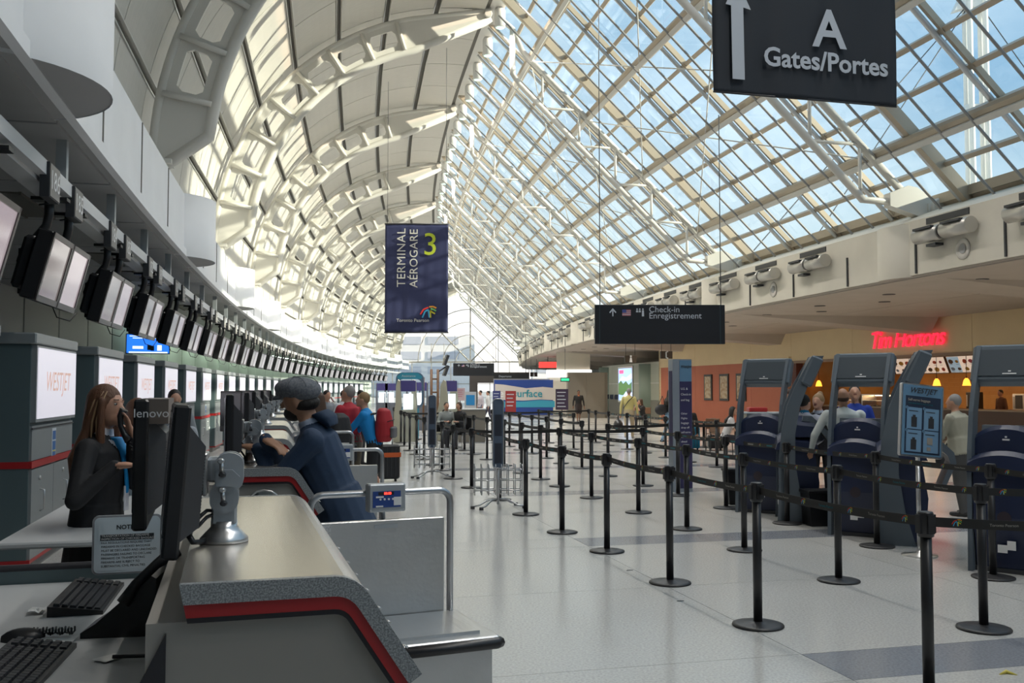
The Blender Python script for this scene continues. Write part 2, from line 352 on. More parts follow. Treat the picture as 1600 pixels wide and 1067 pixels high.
# ribs
def rib():
    root = thing('arch_rib', 'x', 'arch', SB[0], 0)
    Ro, Ri = 7.02, 6.1; aa0 = math.radians(178.5); aa1 = math.radians(98); NC = 9; pw = []
    web = MB(); T = .04
    def P(u, v, c, y):   # u along the cell, v from the inner chord (0) to the outer (1)
        a = aa0+(aa1-aa0)*(c+u)/NC; rr = Ri+(Ro-Ri)*v
        return (VC[0]+rr*math.cos(a), y, VC[1]+rr*math.sin(a))
    polys = [[(0, 0), (.20, 0), (.20, .25), (.12, .37), (0, .37)], [(.80, 0), (1, 0), (1, .37), (.88, .37), (.80, .25)],
             [(0, 1), (0, .63), (.12, .63), (.20, .75), (.20, 1)], [(1, 1), (.80, 1), (.80, .75), (.88, .63), (1, .63)],
             [(0, .37), (.12, .37), (.12, .63), (0, .63)], [(.88, .37), (1, .37), (1, .63), (.88, .63)]]
    for i in range(3):
        u0, u1 = .2+.2*i, .2+.2*(i+1)
        polys += [[(u0, 0), (u1, 0), (u1, .25), (u0, .25)], [(u0, .75), (u1, .75), (u1, 1), (u0, 1)]]
    octo = [(.12, .37), (.2, .25), (.4, .25), (.6, .25), (.8, .25), (.88, .37), (.88, .63), (.8, .75), (.6, .75), (.4, .75), (.2, .75), (.12, .63)]
    for c in range(1, NC-1):
        for pl in polys:
            for y in (-T, T): web.add([P(u, v, c, y) for u, v in pl], [tuple(range(len(pl)))])
        for i in range(12):
            a, b = octo[i], octo[(i+1) % 12]; web.add([P(*a, c, -T), P(*b, c, -T), P(*b, c, T), P(*a, c, T)], [(0, 1, 2, 3)])
    foot = (VC[0]-Ro*1.0+.02, 5.62); tipp = (7.35, 12.72)
    # closed end cells taper to the pins
    for (c, tip) in ((0, foot), (NC-1, tipp)):
        if c == 0: pl = [P(1, 0, 0, 0), P(1, 1, 0, 0), P(.5, 1, 0, 0), (foot[0]-.08, 0, foot[1]), (foot[0]+.22, 0, foot[1]), P(.42, 0, 0, 0)]
        else: pl = [P(0, 0, c, 0), P(0, 1, c, 0), P(.6, 1, c, 0), (tip[0], 0, tip[1]+.14), (tip[0], 0, tip[1]-.14), P(.45, 0, c, 0)]
        for y in (-T, T): web.add([(p[0], y, p[2]) for p in pl], [tuple(range(len(pl)))])
        for i in range(len(pl)):
            a, b = pl[i], pl[(i+1) % len(pl)]; web.add([(a[0], -T, a[2]), (b[0], -T, b[2]), (b[0], T, b[2]), (a[0], T, a[2])], [(0, 1, 2, 3)])
    web.obj('web_plate', M_rib, root)
    outer = [(foot[0]-.05, 0, foot[1])]+[P(i/4, 1, 0, 0) for i in range(2, 4)]+[P((i % 4)/4, 1, i//4, 0) for i in range(4, 4*NC-1)]+[(tipp[0], 0, tipp[1]+.14)]
    inner = [(foot[0]+.2, 0, foot[1])]+[P(.42, 0, 0, 0)]+[P((i % 4)/4, 0, i//4, 0) for i in range(3, 4*NC-2)]+[(tipp[0], 0, tipp[1]-.14)]
    MB().tube(outer, .085, 8).obj('outer_chord', M_rib, root)
    MB().tube(inner, .115, 8).obj('inner_chord', M_rib, root)
    for c in range(1, NC):
        MB().tube([P(0, .04, c, -.10), P(0, .96, c, -.10)], .055, 8).obj('stiffener', M_rib, root)
    pd = MB().box(-.62, -.18, -.17, .17, 4.95, 5.66).box(-.66, -.08, -.22, .22, 5.6, 5.68); pd.obj('pedestal', M_rib, root)
    MB().lathe([(.14, -.30), (.17, -.28), (.17, .28), (.14, .30)], 20, M=Matrix.Translation((-.36, 0, 5.32)) @ Matrix.Rotation(math.pi/2, 4, 'X')).obj('pin', M_rib, root)
    MB().lathe([(.10, -.14), (.12, -.13), (.12, .13), (.10, .14)], 16, M=Matrix.Translation((7.25, 0, 12.72)) @ Matrix.Rotation(math.pi/2, 4, 'X')).obj('pin', M_rib, root)
    return root
rib0 = rib()
for i, s in enumerate(SB):
    o = rib0 if i == 0 else dup(rib0); move(o, s, 0)
    tag(o, 'white perforated steel arch rib, %s from the camera along the vault' % ordn(i) if i else 'white steel arch rib above the camera, only its foot in view', 'arch', 'arch ribs of the vault')
# ridge beam and right-hand sloped glazing
rb = MB().sweep([(7.3, 12.95), (7.75, 12.95), (7.75, 13.25), (7.3, 13.25)], -30, SEND, 5).obj('ceiling_ridge', M_rib); tag(rb, 'ridge beam where the vault meets the glass', kind='structure')
win = tag(empty('window_1'), 'sloped glass roof with tan and silver glazing bars', kind='structure')
rows = [7.75, 8.25, 8.82, 9.4, 10.0, 10.57, 11.15, 11.72, 12.3, 12.87, 13.45, 14.02, 14.6, 15.2]
SM0 = -28.8; NM = 58; GS = 10.
msl = math.atan(.98)
nind = 0; fpn = MB()
pm = {}
for c in range(NM):
    s0 = SM0+PW*c+PW/2
    if s0 > SEND-1.2: break
    for j in range(len(rows)-1):
        r0, r1 = rows[j], rows[j+1]
        if j not in pm:
            hw = PW*(R-(r0+r1)/2)/R/2-.02
            mb = MB(); a, b = r0+.02, r1-.02
            mb.add([(a, -hw, GZ(a)), (b, -hw, GZ(b)), (b, hw, GZ(b)), (a, hw, GZ(a))], [(0, 1, 2, 3)])
            pm[j] = (mb, mb.mesh('pane', M_pane))
        if 16 <= c < 39: inst(pm[j][1], 'pane', win, L(s0, 0), -th(s0)); nind += 1
        else: fpn.add(pm[j][0].v, pm[j][0].f, 0, False, Matrix.Translation(L(s0, 0)) @ Matrix.Rotation(-th(s0), 4, 'Z'))
tag(fpn.obj('pane', M_pane, win, fix=False), kind='stuff')
# glazing bars up the slope
def bar_mesh(wd, dp, off, name, m, r0=7.5, r1=15.25):
    k = .7; mb = MB()
    vs = []
    for r in (r0, r1):
        for (dx, dz) in ((-wd/2, -off), (wd/2, -off), (wd/2, -off-dp), (-wd/2, -off-dp)): vs.append((r+dz*k, dx, GZ(r)+dz*k))
    mb.add(vs, [(0, 1, 2, 3), (4, 7, 6, 5), (0, 4, 5, 1), (1, 5, 6, 2), (2, 6, 7, 3), (3, 7, 4, 0)]); return mb.mesh(name, m)
bm_t = bar_mesh(.07, .12, 0, 'mullion', M_bronze); bm_h = bar_mesh(.15, .24, 0, 'rafter', M_bronze)
bt = MB().tube([(7.6-.12, 0, GZ(7.6)-.12), (15.2-.12, 0, GZ(15.2)-.12)], .055, 8).mesh('mullion_tube', M_alu)
rt = MB().tube([(7.8-.33, 0, GZ(7.8)-.33), (15.35-.33, 0, GZ(15.35)-.33)], .028, 6).mesh('tie_rod', mat('grey rod', (.34, .33, .32), .4, .3))
for c in range(NM+1):
    s0 = SM0+PW*c
    if s0 > SEND: break
    inst(bm_h if c % 4 == 2 else bm_t, 'rafter' if c % 4 == 2 else 'mullion', win, L(s0, 0), -th(s0))
    if c % 4 != 2: inst(bt, 'mullion_tube', win, L(s0+.10, 0), -th(s0))
    inst(bt, 'mullion_tube', win, L(s0+.16, 0), -th(s0)) if c % 4 == 2 else None
    for dd in (.42, 1.28): inst(rt, 'tie_rod', win, L(s0+dd, 0), -th(s0))
for j, r in enumerate(rows):
    if j in (0,): continue
    z = GZ(r); MB().sweep([(r-.035, z+.035), (r+.035, z-.035), (r+.035-.07, z-.035-.07), (r-.035-.07, z+.035-.07)], SM0, SEND, 5).obj('transom', M_bronze, win)
for r in (8.82, 10.57, 12.3, 14.02):
    c0 = Vector((r-.20, GZ(r)-.20))
    MB().sweep([(c0.x+.13*math.cos(a*math.pi/5), c0.y+.13*math.sin(a*math.pi/5)) for a in range(10)], SM0, SEND, 2.5).obj('purlin', M_bronze, win)
    MB().sweep([(c0.x-.14, c0.y-.14), (c0.x-.06, c0.y-.22), (c0.x, c0.y-.16), (c0.x-.08, c0.y-.08)], SM0, SEND, 2.5).obj('purlin_rail', M_rib, win)
# trusses
UZ = lambda r: GZ(r)-.62
LZ = lambda r: GZ(r)-1.72
def truss():
    root = thing('roof_truss', 'x', 'truss', SB[0], 0)
    MB().tube([(7.5, 0, 12.75), (8.0, 0, 12.35), (8.3, 0, UZ(8.3)), (14.55, 0, UZ(14.55))], .085, 8).obj('upper_chord', M_rib, root)
    MB().tube([(8.0, 0, 12.35), (8.0, 0, LZ(8.0)+.1), (8.2, 0, LZ(8.2)), (13.45, 0, LZ(13.45)), (14.3, 0, LZ(13.45)-.02)], .085, 8).obj('lower_chord', M_rib, root)
    r = 8.9; i = 0
    while r < 13.6:
        MB().tube([(r, 0, UZ(r)), (r, 0, LZ(r))], .038, 6).obj('strut', M_rib, root)
        r2 = r+1.1/.98
        if r2 < 14.2: MB().tube([(r, 0, LZ(r)), (r2, 0, UZ(r2))], .038, 6).obj('strut', M_rib, root)
        r = r2
    for r in (8.82, 10.57, 12.3, 14.02):
        MB().tube([(r-.2, 0, GZ(r)-.2), (r-.32, 0, UZ(r-.32))], .05, 6).obj('hanger', M_rib, root)
    MB().prism([(14.0, LZ(13.45)-.12), (14.0, LZ(13.45)+.15), (14.42, UZ(14.4)+.15), (14.62, UZ(14.4)+.12), (15.35, 5.42), (15.1, 5.1)], -.12, .12).obj('gusset', M_rib, root)
    MB().lathe([(.17, -.24), (.2, -.22), (.2, .22), (.17, .24)], 20, M=Matrix.Translation((15.1, 0, 5.42)) @ Matrix.Rotation(math.pi/2, 4, 'X')).obj('pin', M_rib, root)
    MB().box(14.85, 15.35, -.16, .16, 4.9, 5.5).obj('pedestal', M_rib, root)
    return root
tr0 = truss()
for i, s in enumerate(SB[1:]):
    o = tr0 if i == 0 else dup(tr0); move(o, s, 0)
    tag(o, 'white tubular roof truss under the glass, %s from the camera' % ordn(i), 'truss', 'roof trusses')
for i in range(9):      # crossed tension rods between trusses
    sA, sB_ = SB[i+1], SB[i+2]
    mb = MB()
    for (ra, rb_) in ((8.82, 12.3), (12.3, 8.82), (10.57, 14.02), (14.02, 10.57)):
        mb.tube([L(sA, ra-.3, UZ(ra-.3)), L(sB_, rb_-.3, GZ(rb_)-.4)], .016, 5)
    mb.obj('bracing_rod', M_rib, win)
# ridge lamps
def lamp():
    root = thing('ridge_lamp', 'x', 'lamp', 0, 0)
    MB().lathe([(.13, -.62), (.165, -.60), (.165, -.10), (.12, -.04), (.09, 0)], 16).obj('lamp_housing', mat('white lamp metal', (.78, .78, .76), .35), root)
    MB().lathe([(.05, 0), (.05, .22)], 8).obj('stem', M_rib, root)
    MB().lathe([(.02, -.635), (.125, -.63), (.125, -.61), (.02, -.605)], 16).obj('lens', mat('lamp lens', (.8, .9, .85), .2, emis=(.6, 1, .8), estr=.6), root)
    return root
la0 = lamp()
for i in range(-12, 26):  # negative indices: unseen lamps added above the frame to help light the hall
    o = la0 if i == 0 else dup(la0); move(o, 24.8+2.5*i, 7.62, 12.98)
    tag(o, 'white cylindrical ridge lamp, %s down from the top of the photo' % ordn(i) if i >= 0 else 'added white ridge lamp, unseen above the frame, helping to light the hall', 'lamp', 'ridge lamps' if i >= 0 else 'added ridge lamps above the frame')
    ld = bpy.data.lights.new('lamp_light', 'SPOT'); ld.energy = LAMP; ld.spot_size = math.radians(125); ld.spot_blend = .6; ld.shadow_soft_size = .12; ld.color = (1, .96, .90)
    lo = bpy.data.objects.new('lamp_light', ld); COL.objects.link(lo); lo.parent = o; lo.location = (0, 0, -.68)
# --- drums
def drum(side):
    root = thing('column_drum', 'x', 'drum', 0, 0)
    z0, z1 = (3.9, 4.97) if side < 0 else (3.9, 4.98)
    rad = .92 if side < 0 else .78
    cx = -.26 if side < 0 else 14.68
    pts = []
    for i in range(25):
        a = -math.pi/2+math.pi*i/24; pts.append((cx-side*rad*math.cos(a), rad*math.sin(a)))
    pts += [(cx+side*.45, rad), (cx+side*.45, -rad)]
    n = len(pts)
    shell = MB(); shell.add([(x, y, z) for z in (z0, z1) for x, y in pts], [(i, (i+1) % n, (i+1) % n+n, i+n) for i in range(24)], 0, True)
    shell.add([(x, y, z) for z in (z0, z1) for x, y in pts], [(i, (i+1) % n, (i+1) % n+n, i+n) for i in (24, 25, 26)]+[tuple(range(n, 2*n))])
    shell.obj('drum_shell', M_white if side < 0 else M_ledge, root)
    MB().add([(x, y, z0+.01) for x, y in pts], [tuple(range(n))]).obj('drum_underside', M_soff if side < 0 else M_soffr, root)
    return root
for side, nm in ((-1, 'left'), (1, 'right')):
    d0 = drum(side)
    for i, s in enumerate(SB):
        o = d0 if i == 0 else dup(d0); move(o, s, 0)
        tag(o, 'white half-round drum casing on the %s wall, %s from the camera' % (nm, ordn(i)), 'drum casing', 'drum casings on the %s wall' % nm)
# --- right side: fascia wall, sill, soffit
rf = MB().sweep([(14.12, 3.93), (14.12, 5.02), (14.35, 5.12), (15.25, 5.48), (15.5, 5.48), (15.5, 5.2), (14.4, 4.9), (14.3, 3.93)], -30, SEND, 2.5).obj('wall_upper_right', M_ledge)
tag(rf, 'warm white vent wall under the glass roof on the right', kind='structure')
MB().sweep([(15.05, 5.50), (15.32, 5.52), (15.32, 5.66), (15.05, 5.70)], SM0-30, SEND, 2.5).obj('eave_beam', M_bronze, rf)
for i in range(40):
    s0 = 11.3+2.6*i
    if i == 0: jr = MB().box(-.03, .004, -.02, .02, 3.95, 4.6).mesh('wall_joint', M_dark)
    inst(jr, 'wall_joint', rf, L(s0, 14.12), -th(s0))
sfr = MB().sweep([(14.15, 3.90), (29.0, 3.90), (29.0, 4.1), (14.15, 4.1)], -30, SEND, 5).obj('ceiling_right', M_soffr); tag(sfr, 'brown-grey soffit over the food court side', kind='structure')
for i in range(28):
    s0 = 2.3+3.33*i
    for j in range(2):
        o = MB().box(-1.68, 1.68, -1.65, 1.65, -.025, 0).obj('soffit_sheet', M_soffr, sfr, fix=False) if (i, j) == (0, 0) else inst(m1, 'soffit_sheet', sfr)
        m1 = o.data; o.location = L(s0, 15.9+3.4*j, 3.90); o.rotation_euler = (0, 0, -th(s0))
        if j == 0:
            if i == 0: dl = MB().lathe([(.06, -.006), (.14, -.012), (.15, 0)], 14).mesh('downlight', M_dark)
            inst(dl, 'downlight', sfr, L(s0-.6, 16.6, 3.875)); inst(dl, 'downlight', sfr, L(s0+.9, 15.6, 3.875))
            if i < 18:
                ld = bpy.data.lights.new('wall_fill_spot', 'SPOT'); ld.energy = 100; ld.spot_size = math.radians(150); ld.spot_blend = .8; ld.color = (1, .84, .64); ld.shadow_soft_size = .1  # spot added to brighten the beige wall; the downlight fittings are dark
                lo = bpy.data.objects.new('wall_fill_spot', ld); COL.objects.link(lo); lo.location = L(s0-.6, 16.6, 3.82)
for i, s in enumerate(SB):   # tapered beams carry the drums back to the wall
    mb = MB(); mb.add([(14.7, -.75, 3.88), (14.7, .75, 3.88), (21.2, .9, 3.88), (21.2, -.9, 3.88), (14.9, 0, 3.86), (21.2, .5, 3.42), (21.2, -.5, 3.42)],
                      [(0, 1, 4), (0, 4, 6, 3), (1, 2, 5, 4), (4, 5, 6), (2, 3, 6, 5)])
    o = mb.obj('soffit_beam', M_soffr, sfr); o.location = L(s, 0); o.rotation_euler = (0, 0, -th(s))
def diffuser():
    root = thing('air_diffuser', 'x', 'vent', 0, 0)
    for (a, b) in ((-.78, -.04), (.04, .78)):
        MB().tube([(0, a, 0), (0, b, 0)], .15, 16).obj('diffuser_drum', mat('satin drum', (.55, .53, .49), .35, .6), root)
        MB().box(-.175, -.09, a+.1, b-.1, .09, .13).obj('slot', M_dark, root)
    MB().tube([(0, -.05, 0), (0, .05, 0)], .12, 12).box(0, .18, -.06, .06, -.1, .1).obj('bracket', M_dark, root)
    MB().box(-.04, .14, .18, .46, -.24, -.19).obj('sensor', M_dark, root)
    return root
df0 = diffuser(); first = True
vm = MB().box(-.012, .01, -.62, .62, -.06, .06, 0).mesh('v', M_dark)
ds = [s for i in range(38) for s in [10.2+2.6*i] if all(abs(s-q) > .95 for q in SB)]
for i, s in enumerate(ds):
    o = df0 if i == 0 else dup(df0); move(o, s, 13.95, 4.63)
    tag(o, 'twin cylindrical air diffuser on the right wall, %s from the camera' % ordn(i), 'air vent', 'wall diffusers')
    v = inst(vm, 'vent_grille', rf, L(s+.1, 14.12, 4.93), -th(s))
    if i == 0:
        spm = MB().lathe([(.10, 0), (.10, .012), (.19, .018), (.20, 0)], 20, M=Matrix.Rotation(-math.pi/2, 4, 'Y')).mesh('speaker', [mat('speaker white', (.58, .55, .5), .6)])
        spd = MB().lathe([(.06, .0), (.09, .014)], 16, M=Matrix.Rotation(-math.pi/2, 4, 'Y')).mesh('speaker_grille', M_soff)
    if i % 2 == 0:
        sp = inst(spm, 'speaker_ring', rf, L(s-.35, 14.115, 4.25), -th(s)); inst(spd, 'speaker_grille', rf, L(s-.35, 14.11, 4.25), -th(s))
# --- the end wall of glass
ew = tag(empty('window_2', L(SEND, 0), -th(SEND)), 'great glazed end wall with sunburst glazing bars', kind='structure')
ZT = 4.8; MBr = mat('end wall bar', (.55, .50, .44), .5)
pts = [vp(A0+(A1-A0)*i/14, VR) for i in range(15)]+[(7.5, 13.0), (15.2, 5.5), (15.2, ZT)]
MB().add([(x, 0, z) for x, z in [(-.6, ZT)]+pts], [tuple(range(len(pts)+1))]).obj('pane', M_clear, ew, fix=False)
for i in range(9):
    MB().add([(-4+2.3*i+.03, 0, 0), (-4+2.3*i+2.27, 0, 0), (-4+2.3*i+2.27, 0, ZT), (-4+2.3*i+.03, 0, ZT)], [(0, 1, 2, 3)]).obj('pane', M_clear, ew, fix=False)
    MB().box(-4+2.3*i-.04, -4+2.3*i+.04, -.06, .06, 0, ZT).obj('mullion', MBr, ew)
MB().box(-4.4, 16.5, -.1, .1, ZT-.08, ZT+.08).box(-4.4, 16.5, -.06, .06, 2.2, 2.28).obj('transom', MBr, ew)
cx = 7.5
MB().box(cx-.07, cx+.07, -.08, .08, ZT, 12.9).obj('mullion', MBr, ew)
for sg in (-1, 1):
    MB().tube([(cx, 0, ZT), (cx+sg*4.1, 0, ZT+4.1)] if sg > 0 else [(cx, 0, ZT), (cx-5.3, 0, ZT+5.3)], .09, 6).obj('mullion', MBr, ew)
for rad in (1.7, 3.2, 4.7, 6.2):
    MB().tube([(cx-rad*math.cos(a*math.pi/20), 0, ZT+rad*math.sin(a*math.pi/20)) for a in range(11)], .05, 6).obj('curved_bar', MBr, ew)
    MB().tube([(cx, 0, ZT+rad), (cx+rad, 0, ZT)], .05, 6).obj('mullion', MBr, ew)
for x in (2.9, 4.4, 10.5, 12.4): MB().tube([(x, 0, ZT), (x, 0, ZT+(2.2 if x < 8 else 2.4))], .035, 6).obj('mullion', MBr, ew)
# --- outside: a pale building beyond the end wall, a white mast beside the hall
M_fac = mat('far facade', (.82, .80, .78), .8); M_fwin = mat('far window', (.52, .54, .60), .3)
for (x0, x1, Y, h, nb) in ((-75, -8, 205, 13, 4), (4, 70, 185, 15, 4)):
    b = tag(empty('building', (0, 0, 0)), 'pale office building far beyond the left half of the end window' if x0 < -20 else 'pale office building far beyond the right half of the end window', 'building')
    MB().box(x0, x1, Y, Y+18, 0, h).obj('wall', M_fac, b)
    for k in range(nb):
        for i in range(int((x1-x0)/8)):
            MB().box(x0+1+8*i, x0+7.6+8*i, Y-.15, Y+.1, 1.6+3.2*k, 3.2+3.2*k).obj('window', M_fwin, b, fix=False)
ms = tag(empty('mast', (27.0, 55.0, 0)), 'white steel mast with cables, seen through the glass above the food court', 'mast')
for (dx, dy) in ((-.45, -.3), (.45, -.3), (-.45, .3), (.45, .3)): MB().tube([(dx, dy, -.1), (dx, dy, 34)], .16, 10).obj('pole', M_rib, ms)
for z in (12.6, 17.8, 24.5):
    MB().prism([(-1.3, z-.9), (-.7, z+.3), (.7, z+.3), (1.3, z-.3), (.6, z-.6), (-.6, z-.7)], -.3, .3).obj('bracket', M_rib, ms)
for (x1, z1) in ((-16, 6), (-12, 6), (14, 6)): MB().tube([(0, 0, 24.5), (x1, 2, z1)], .035, 5).obj('stay_cable', M_dark, ms)
shade_block = tag(empty('building'), 'added unseen block to the right behind the camera, shading the near left wall', 'building')  # unseen block added to keep the sun off the near left wall
shade_plan = []
for (s_a, r_a) in ((-52, 62), (-52, 110), (-150, 110), (-150, 62)): shade_plan.append(L(s_a, r_a))
MB().prism([(p.x, p.y) for p in shade_plan], -.1, 48, 'z').obj('wall', mat('far facade', (.62, .60, .60), .8), shade_block)
# wall and roof that close the hall behind the camera
bk = MB().sweep([(-4.4, 0), (29, 0), (29, 13.5), (-4.4, 13.5)], -30.3, -30, .3).obj('wall_back', M_white); tag(bk, 'plain wall closing the hall behind the camera', kind='structure')
# --- right-hand ground floor wall (straight in plan) with the shop front
WH = -.255
WO = Vector((14.2, 26.6, 0)); WD = Vector((math.sin(WH), math.cos(WH), 0)); WN = Vector((math.cos(WH), -math.sin(WH), 0))
wr = tag(empty('wall_right', WO, -WH), 'beige and brick-red wall of the food court', kind='structure')   # local y runs along the wall, +x goes into it
M_bei = mat('beige wall', (.62, .50, .31), .7, noise=(1.2, (.58, .46, .29), .3, .7))
M_redw = mat('brick red wall', (.42, .135, .085), .7, noise=(1, (.38, .12, .075), .3, .7))
ZB = 2.77; TE = 25.3; TO = 12.1
k = -22
edges = [-22, -14, -6, 2, 8, 12.1, 15.4, 20.9, TE]
for i in range(len(edges)-1):
    MB().box(0, .25, edges[i]+.008, edges[i+1]-.008, ZB, 3.90).obj('wall_panel', M_bei, wr, fix=False)
    if edges[i] >= TO-.01: MB().box(0, .25, edges[i]+.008, edges[i+1]-.008, 0, ZB).obj('wall_panel', M_redw, wr, fix=False)
MB().box(-.03, .27, -22, TO, ZB-.10, ZB).obj('lintel', mat('brown trim', (.22, .14, .09), .5), wr)
MB().box(0, .3, TO-.35, TO, 0, ZB).obj('jamb', mat('dark red jamb', (.09, .02, .015), .6), wr)
MB().box(0, .25, TE-.25, TE, 0, 3.9).box(.2, 5, TE-.25, TE, 0, 3.9).obj('return_wall', M_bei, wr)
# ================================================================== LEFT: CHECK-IN SIDE
PITCHS = 2.87
# closing surfaces out of view on the right: shop back wall, side wall behind the camera
cw = MB().sweep([(28.9, 0), (29.2, 0), (29.2, 6.0), (28.9, 6.0)], -30.3, SEND, 5).obj('wall_outer_right', M_white); tag(cw, 'outer wall behind the shops', kind='structure')
cw2 = MB().sweep([(15.3, 4.1), (29.2, 4.1), (29.2, 4.4), (15.3, 5.6)], -30.3, SEND, 5).obj('ceiling_outer_right', M_white); tag(cw2, 'low roof over the shops', kind='structure')
MB().add([(-4.4, 0, 3.9), (16.5, 0, 3.9), (29, 0, 3.9), (29, 0, 0), (16.5, 0, 0)], [(1, 2, 3, 4)]).obj('end_wall_right', M_white, ew, fix=False)
# --- bar
bar = MB().sweep([(-.03, 3.42), (.05, 3.42), (.05, 3.54), (-.03, 3.54)], 5, 112, 2).sweep([(-.20, 3.38), (-.03, 3.38), (-.03, 3.42), (-.20, 3.42)], 5, 112, 2)
barm = mat('bar white', (.62, .63, .64), .45)
bo = bar.obj('sign_rail', barm); tag(bo, 'long curved white rail carrying the desk numbers and screens', 'rail')
pm_ = MB().box(-.045, .045, -.045, .045, 3.54, 3.92).mesh('rail_post', mat('post grey', (.42, .45, .47), .4, .5))
for i in range(42): inst(pm_, 'rail_post', bo, L(6.35+2.5*i, 0), -th(6.35+2.5*i))
# --- screens
M_scr = mat('lit screen', (.05, .05, .055), .12, emis=(.60, .50, .53), estr=.33, coat=.5)
M_scr2 = mat('dim screen', (.05, .05, .055), .10, emis=(.45, .38, .36), estr=.22, coat=.5)
M_num = mat('sign grey', (.24, .225, .21), .5); M_wtxt = mat('white lettering', (.8, .8, .8), .5)
def screens(full=True):
    root = thing('screen_pair', 'x', 'screens', 0, 0)   # origin on the floor under the rail at the middle of the pair
    Tm = Matrix.Translation((-.10, 0, 2.74)) @ Matrix.Rotation(math.radians(14), 4, 'Y')
    for sgn in (-1, 1):
        c = .40*sgn
        m = MB().bbox(-.10, .03, c-.39, c+.39, -.31, .31, .012, 0, Tm).bbox(-.22, -.10, c-.3, c+.3, -.24, .24, .03, 0, Tm)
        h = m.obj('monitor_casing', M_black, root)
        MB().box(.028, .034, c-.345, c+.345, -.255, .265, 0, Tm).obj('screen', M_scr if sgn > 0 else M_scr2, h)
        if full:
            fr = MB()
            for (a, b, cc, d) in ((c-.39, c+.39, .265, .31), (c-.39, c+.39, -.31, -.255), (c-.39, c-.345, -.31, .31), (c+.345, c+.39, -.31, .31)): fr.box(.03, .045, a, b, cc, d, 0, Tm)
            fr.obj('bezel', mat('bezel bronze', (.07, .06, .06), .3), h)
        # the bent arm from the rail
        MB().tube([(-.10, c*1.0-.12, 3.36), (-.10, c-.12, 3.22), (-.12, c-.12, 3.12), (-.22, c-.12, 2.98), (-.29, c-.12, 2.90), (-.32, c-.12, 2.80), (-.30, c-.12, 2.66)], .042, 8).obj('arm', M_black, root)
        if full: MB().box(-.24, .06, c-.19, c-.05, 3.345, 3.375).tube([(-.02, c-.2, 3.34), (-.02, c-.3, 3.30), (-.14, c-.3, 3.28), (-.16, c-.12, 3.3)], .008, 5).obj('arm_plate', M_black, root)
    if full:
        MB().box(-.36, -.24, -.5, .5, 2.60, 2.76).box(-.32, -.22, -.62, -.4, 2.5, 2.9).obj('cross_bracket', M_black, root)
        MB().tube([(-.25, .3, 2.5), (-.2, .34, 2.36), (-.1, .42, 2.33), (-.05, .5, 2.42)], .006, 5).obj('cable', M_black, root)
    return root
def numsign(n, full=True, od=''):
    r = thing('desk_number', 'grey desk number board hanging from the rail, %s from the camera' % od, 'sign', 0, 0)
    MB().box(-.02, .055, -.18, .18, 3.24, 3.53).obj('number_board', M_dark, r)
    MB().box(.055, .062, -.17, .17, 3.25, 3.52).obj('face', M_num, r)
    if full: text('numerals', str(n), .23, M_wtxt, r, TM(.064, 0, 3.385, '+x'), .001)
    return r
sp_first = None
for k in range(33):
    sc_ = 9.38+PITCHS*k
    if k < 9: o = screens(True)
    elif k == 9: sp_first = o = screens(False)
    else: o = dup(sp_first)
    move(o, sc_, 0)
    if 30 < k < 33: pass
    tag(o, 'pair of tilted screens on bent black arms, %s from the camera along the rail' % ordn(k), 'screens', 'screen pairs along the rail')
    for q in range(2):
        ns = numsign(186-2*k-q, k < 8, ordn(2*k+q)); move(ns, sc_-1.15+.98*q, .02)
# nearest pair runs out of the frame: its twin to the left
o = screens(True); move(o, 9.55-PITCHS, 0); tag(o, 'pair of black screens cut by the left edge of the photo', 'screens')
# --- lit blue display behind the cabinets
bd = thing('blue_display', 'wide blue display with passports and tickets, glowing behind the cabinets', 'screen', 0, 0, world=(-8.35, 22.0, 0))
bd.rotation_euler = (0, 0, .37); bd.scale = (.66, 1, .64); bd.location.z = 1.0
MB().box(-.72, .72, 0, .07, 2.28, 3.0).obj('display_casing', M_black, bd)
MB().box(-.69, .69, -.006, 0, 2.31, 2.97).obj('display_face', mat('blue screen', (.01, .05, .3), .3, emis=(.02, .16, .8), estr=.8), bd)
MB().box(-.5, -.15, -.012, -.006, 2.46, 2.56).box(.3, .45, -.012, -.006, 2.4, 2.6).obj('ticket', mat('screen white', (.8, .8, .8), .4, emis=(.7, .8, 1), estr=.7), bd)
MB().box(-.02, .1, -.012, -.006, 2.42, 2.6).box(.08, .2, -.013, -.006, 2.4, 2.57).obj('passport', M_dark, bd)
MB().box(-.6, .55, -.010, -.006, 2.90, 2.93).box(-.5, .6, -.010, -.006, 2.83, 2.86).box(-.62, .64, -.009, -.006, 2.31, 2.36).obj('caption', MATS['screen white'], bd)
MB().tube([(0, .04, 3.0), (0, .04, 4.55)], .03, 6).obj('drop_pole', M_dark, bd)
# --- ceiling trough lamps that wash the back wall
lamp_m = mat('trough lamp', (.8, .85, .8), .5, emis=(.8, 1, .82), estr=5.)
for k in range(21):
    s0 = 34+3.6*k
    t = thing('trough_lamp', 'long fluorescent trough lamp washing the green back wall, %s along the soffit' % ordn(k), 'lamp', s0, -3.5, 3.86, 0, 'trough lamps')
    MB().box(-.12, .12, -1.3, 1.3, 0, .04).obj('lamp_housing', M_alu, t); MB().box(-.10, .10, -1.25, 1.25, -.012, 0).obj('diffuser', lamp_m, t)
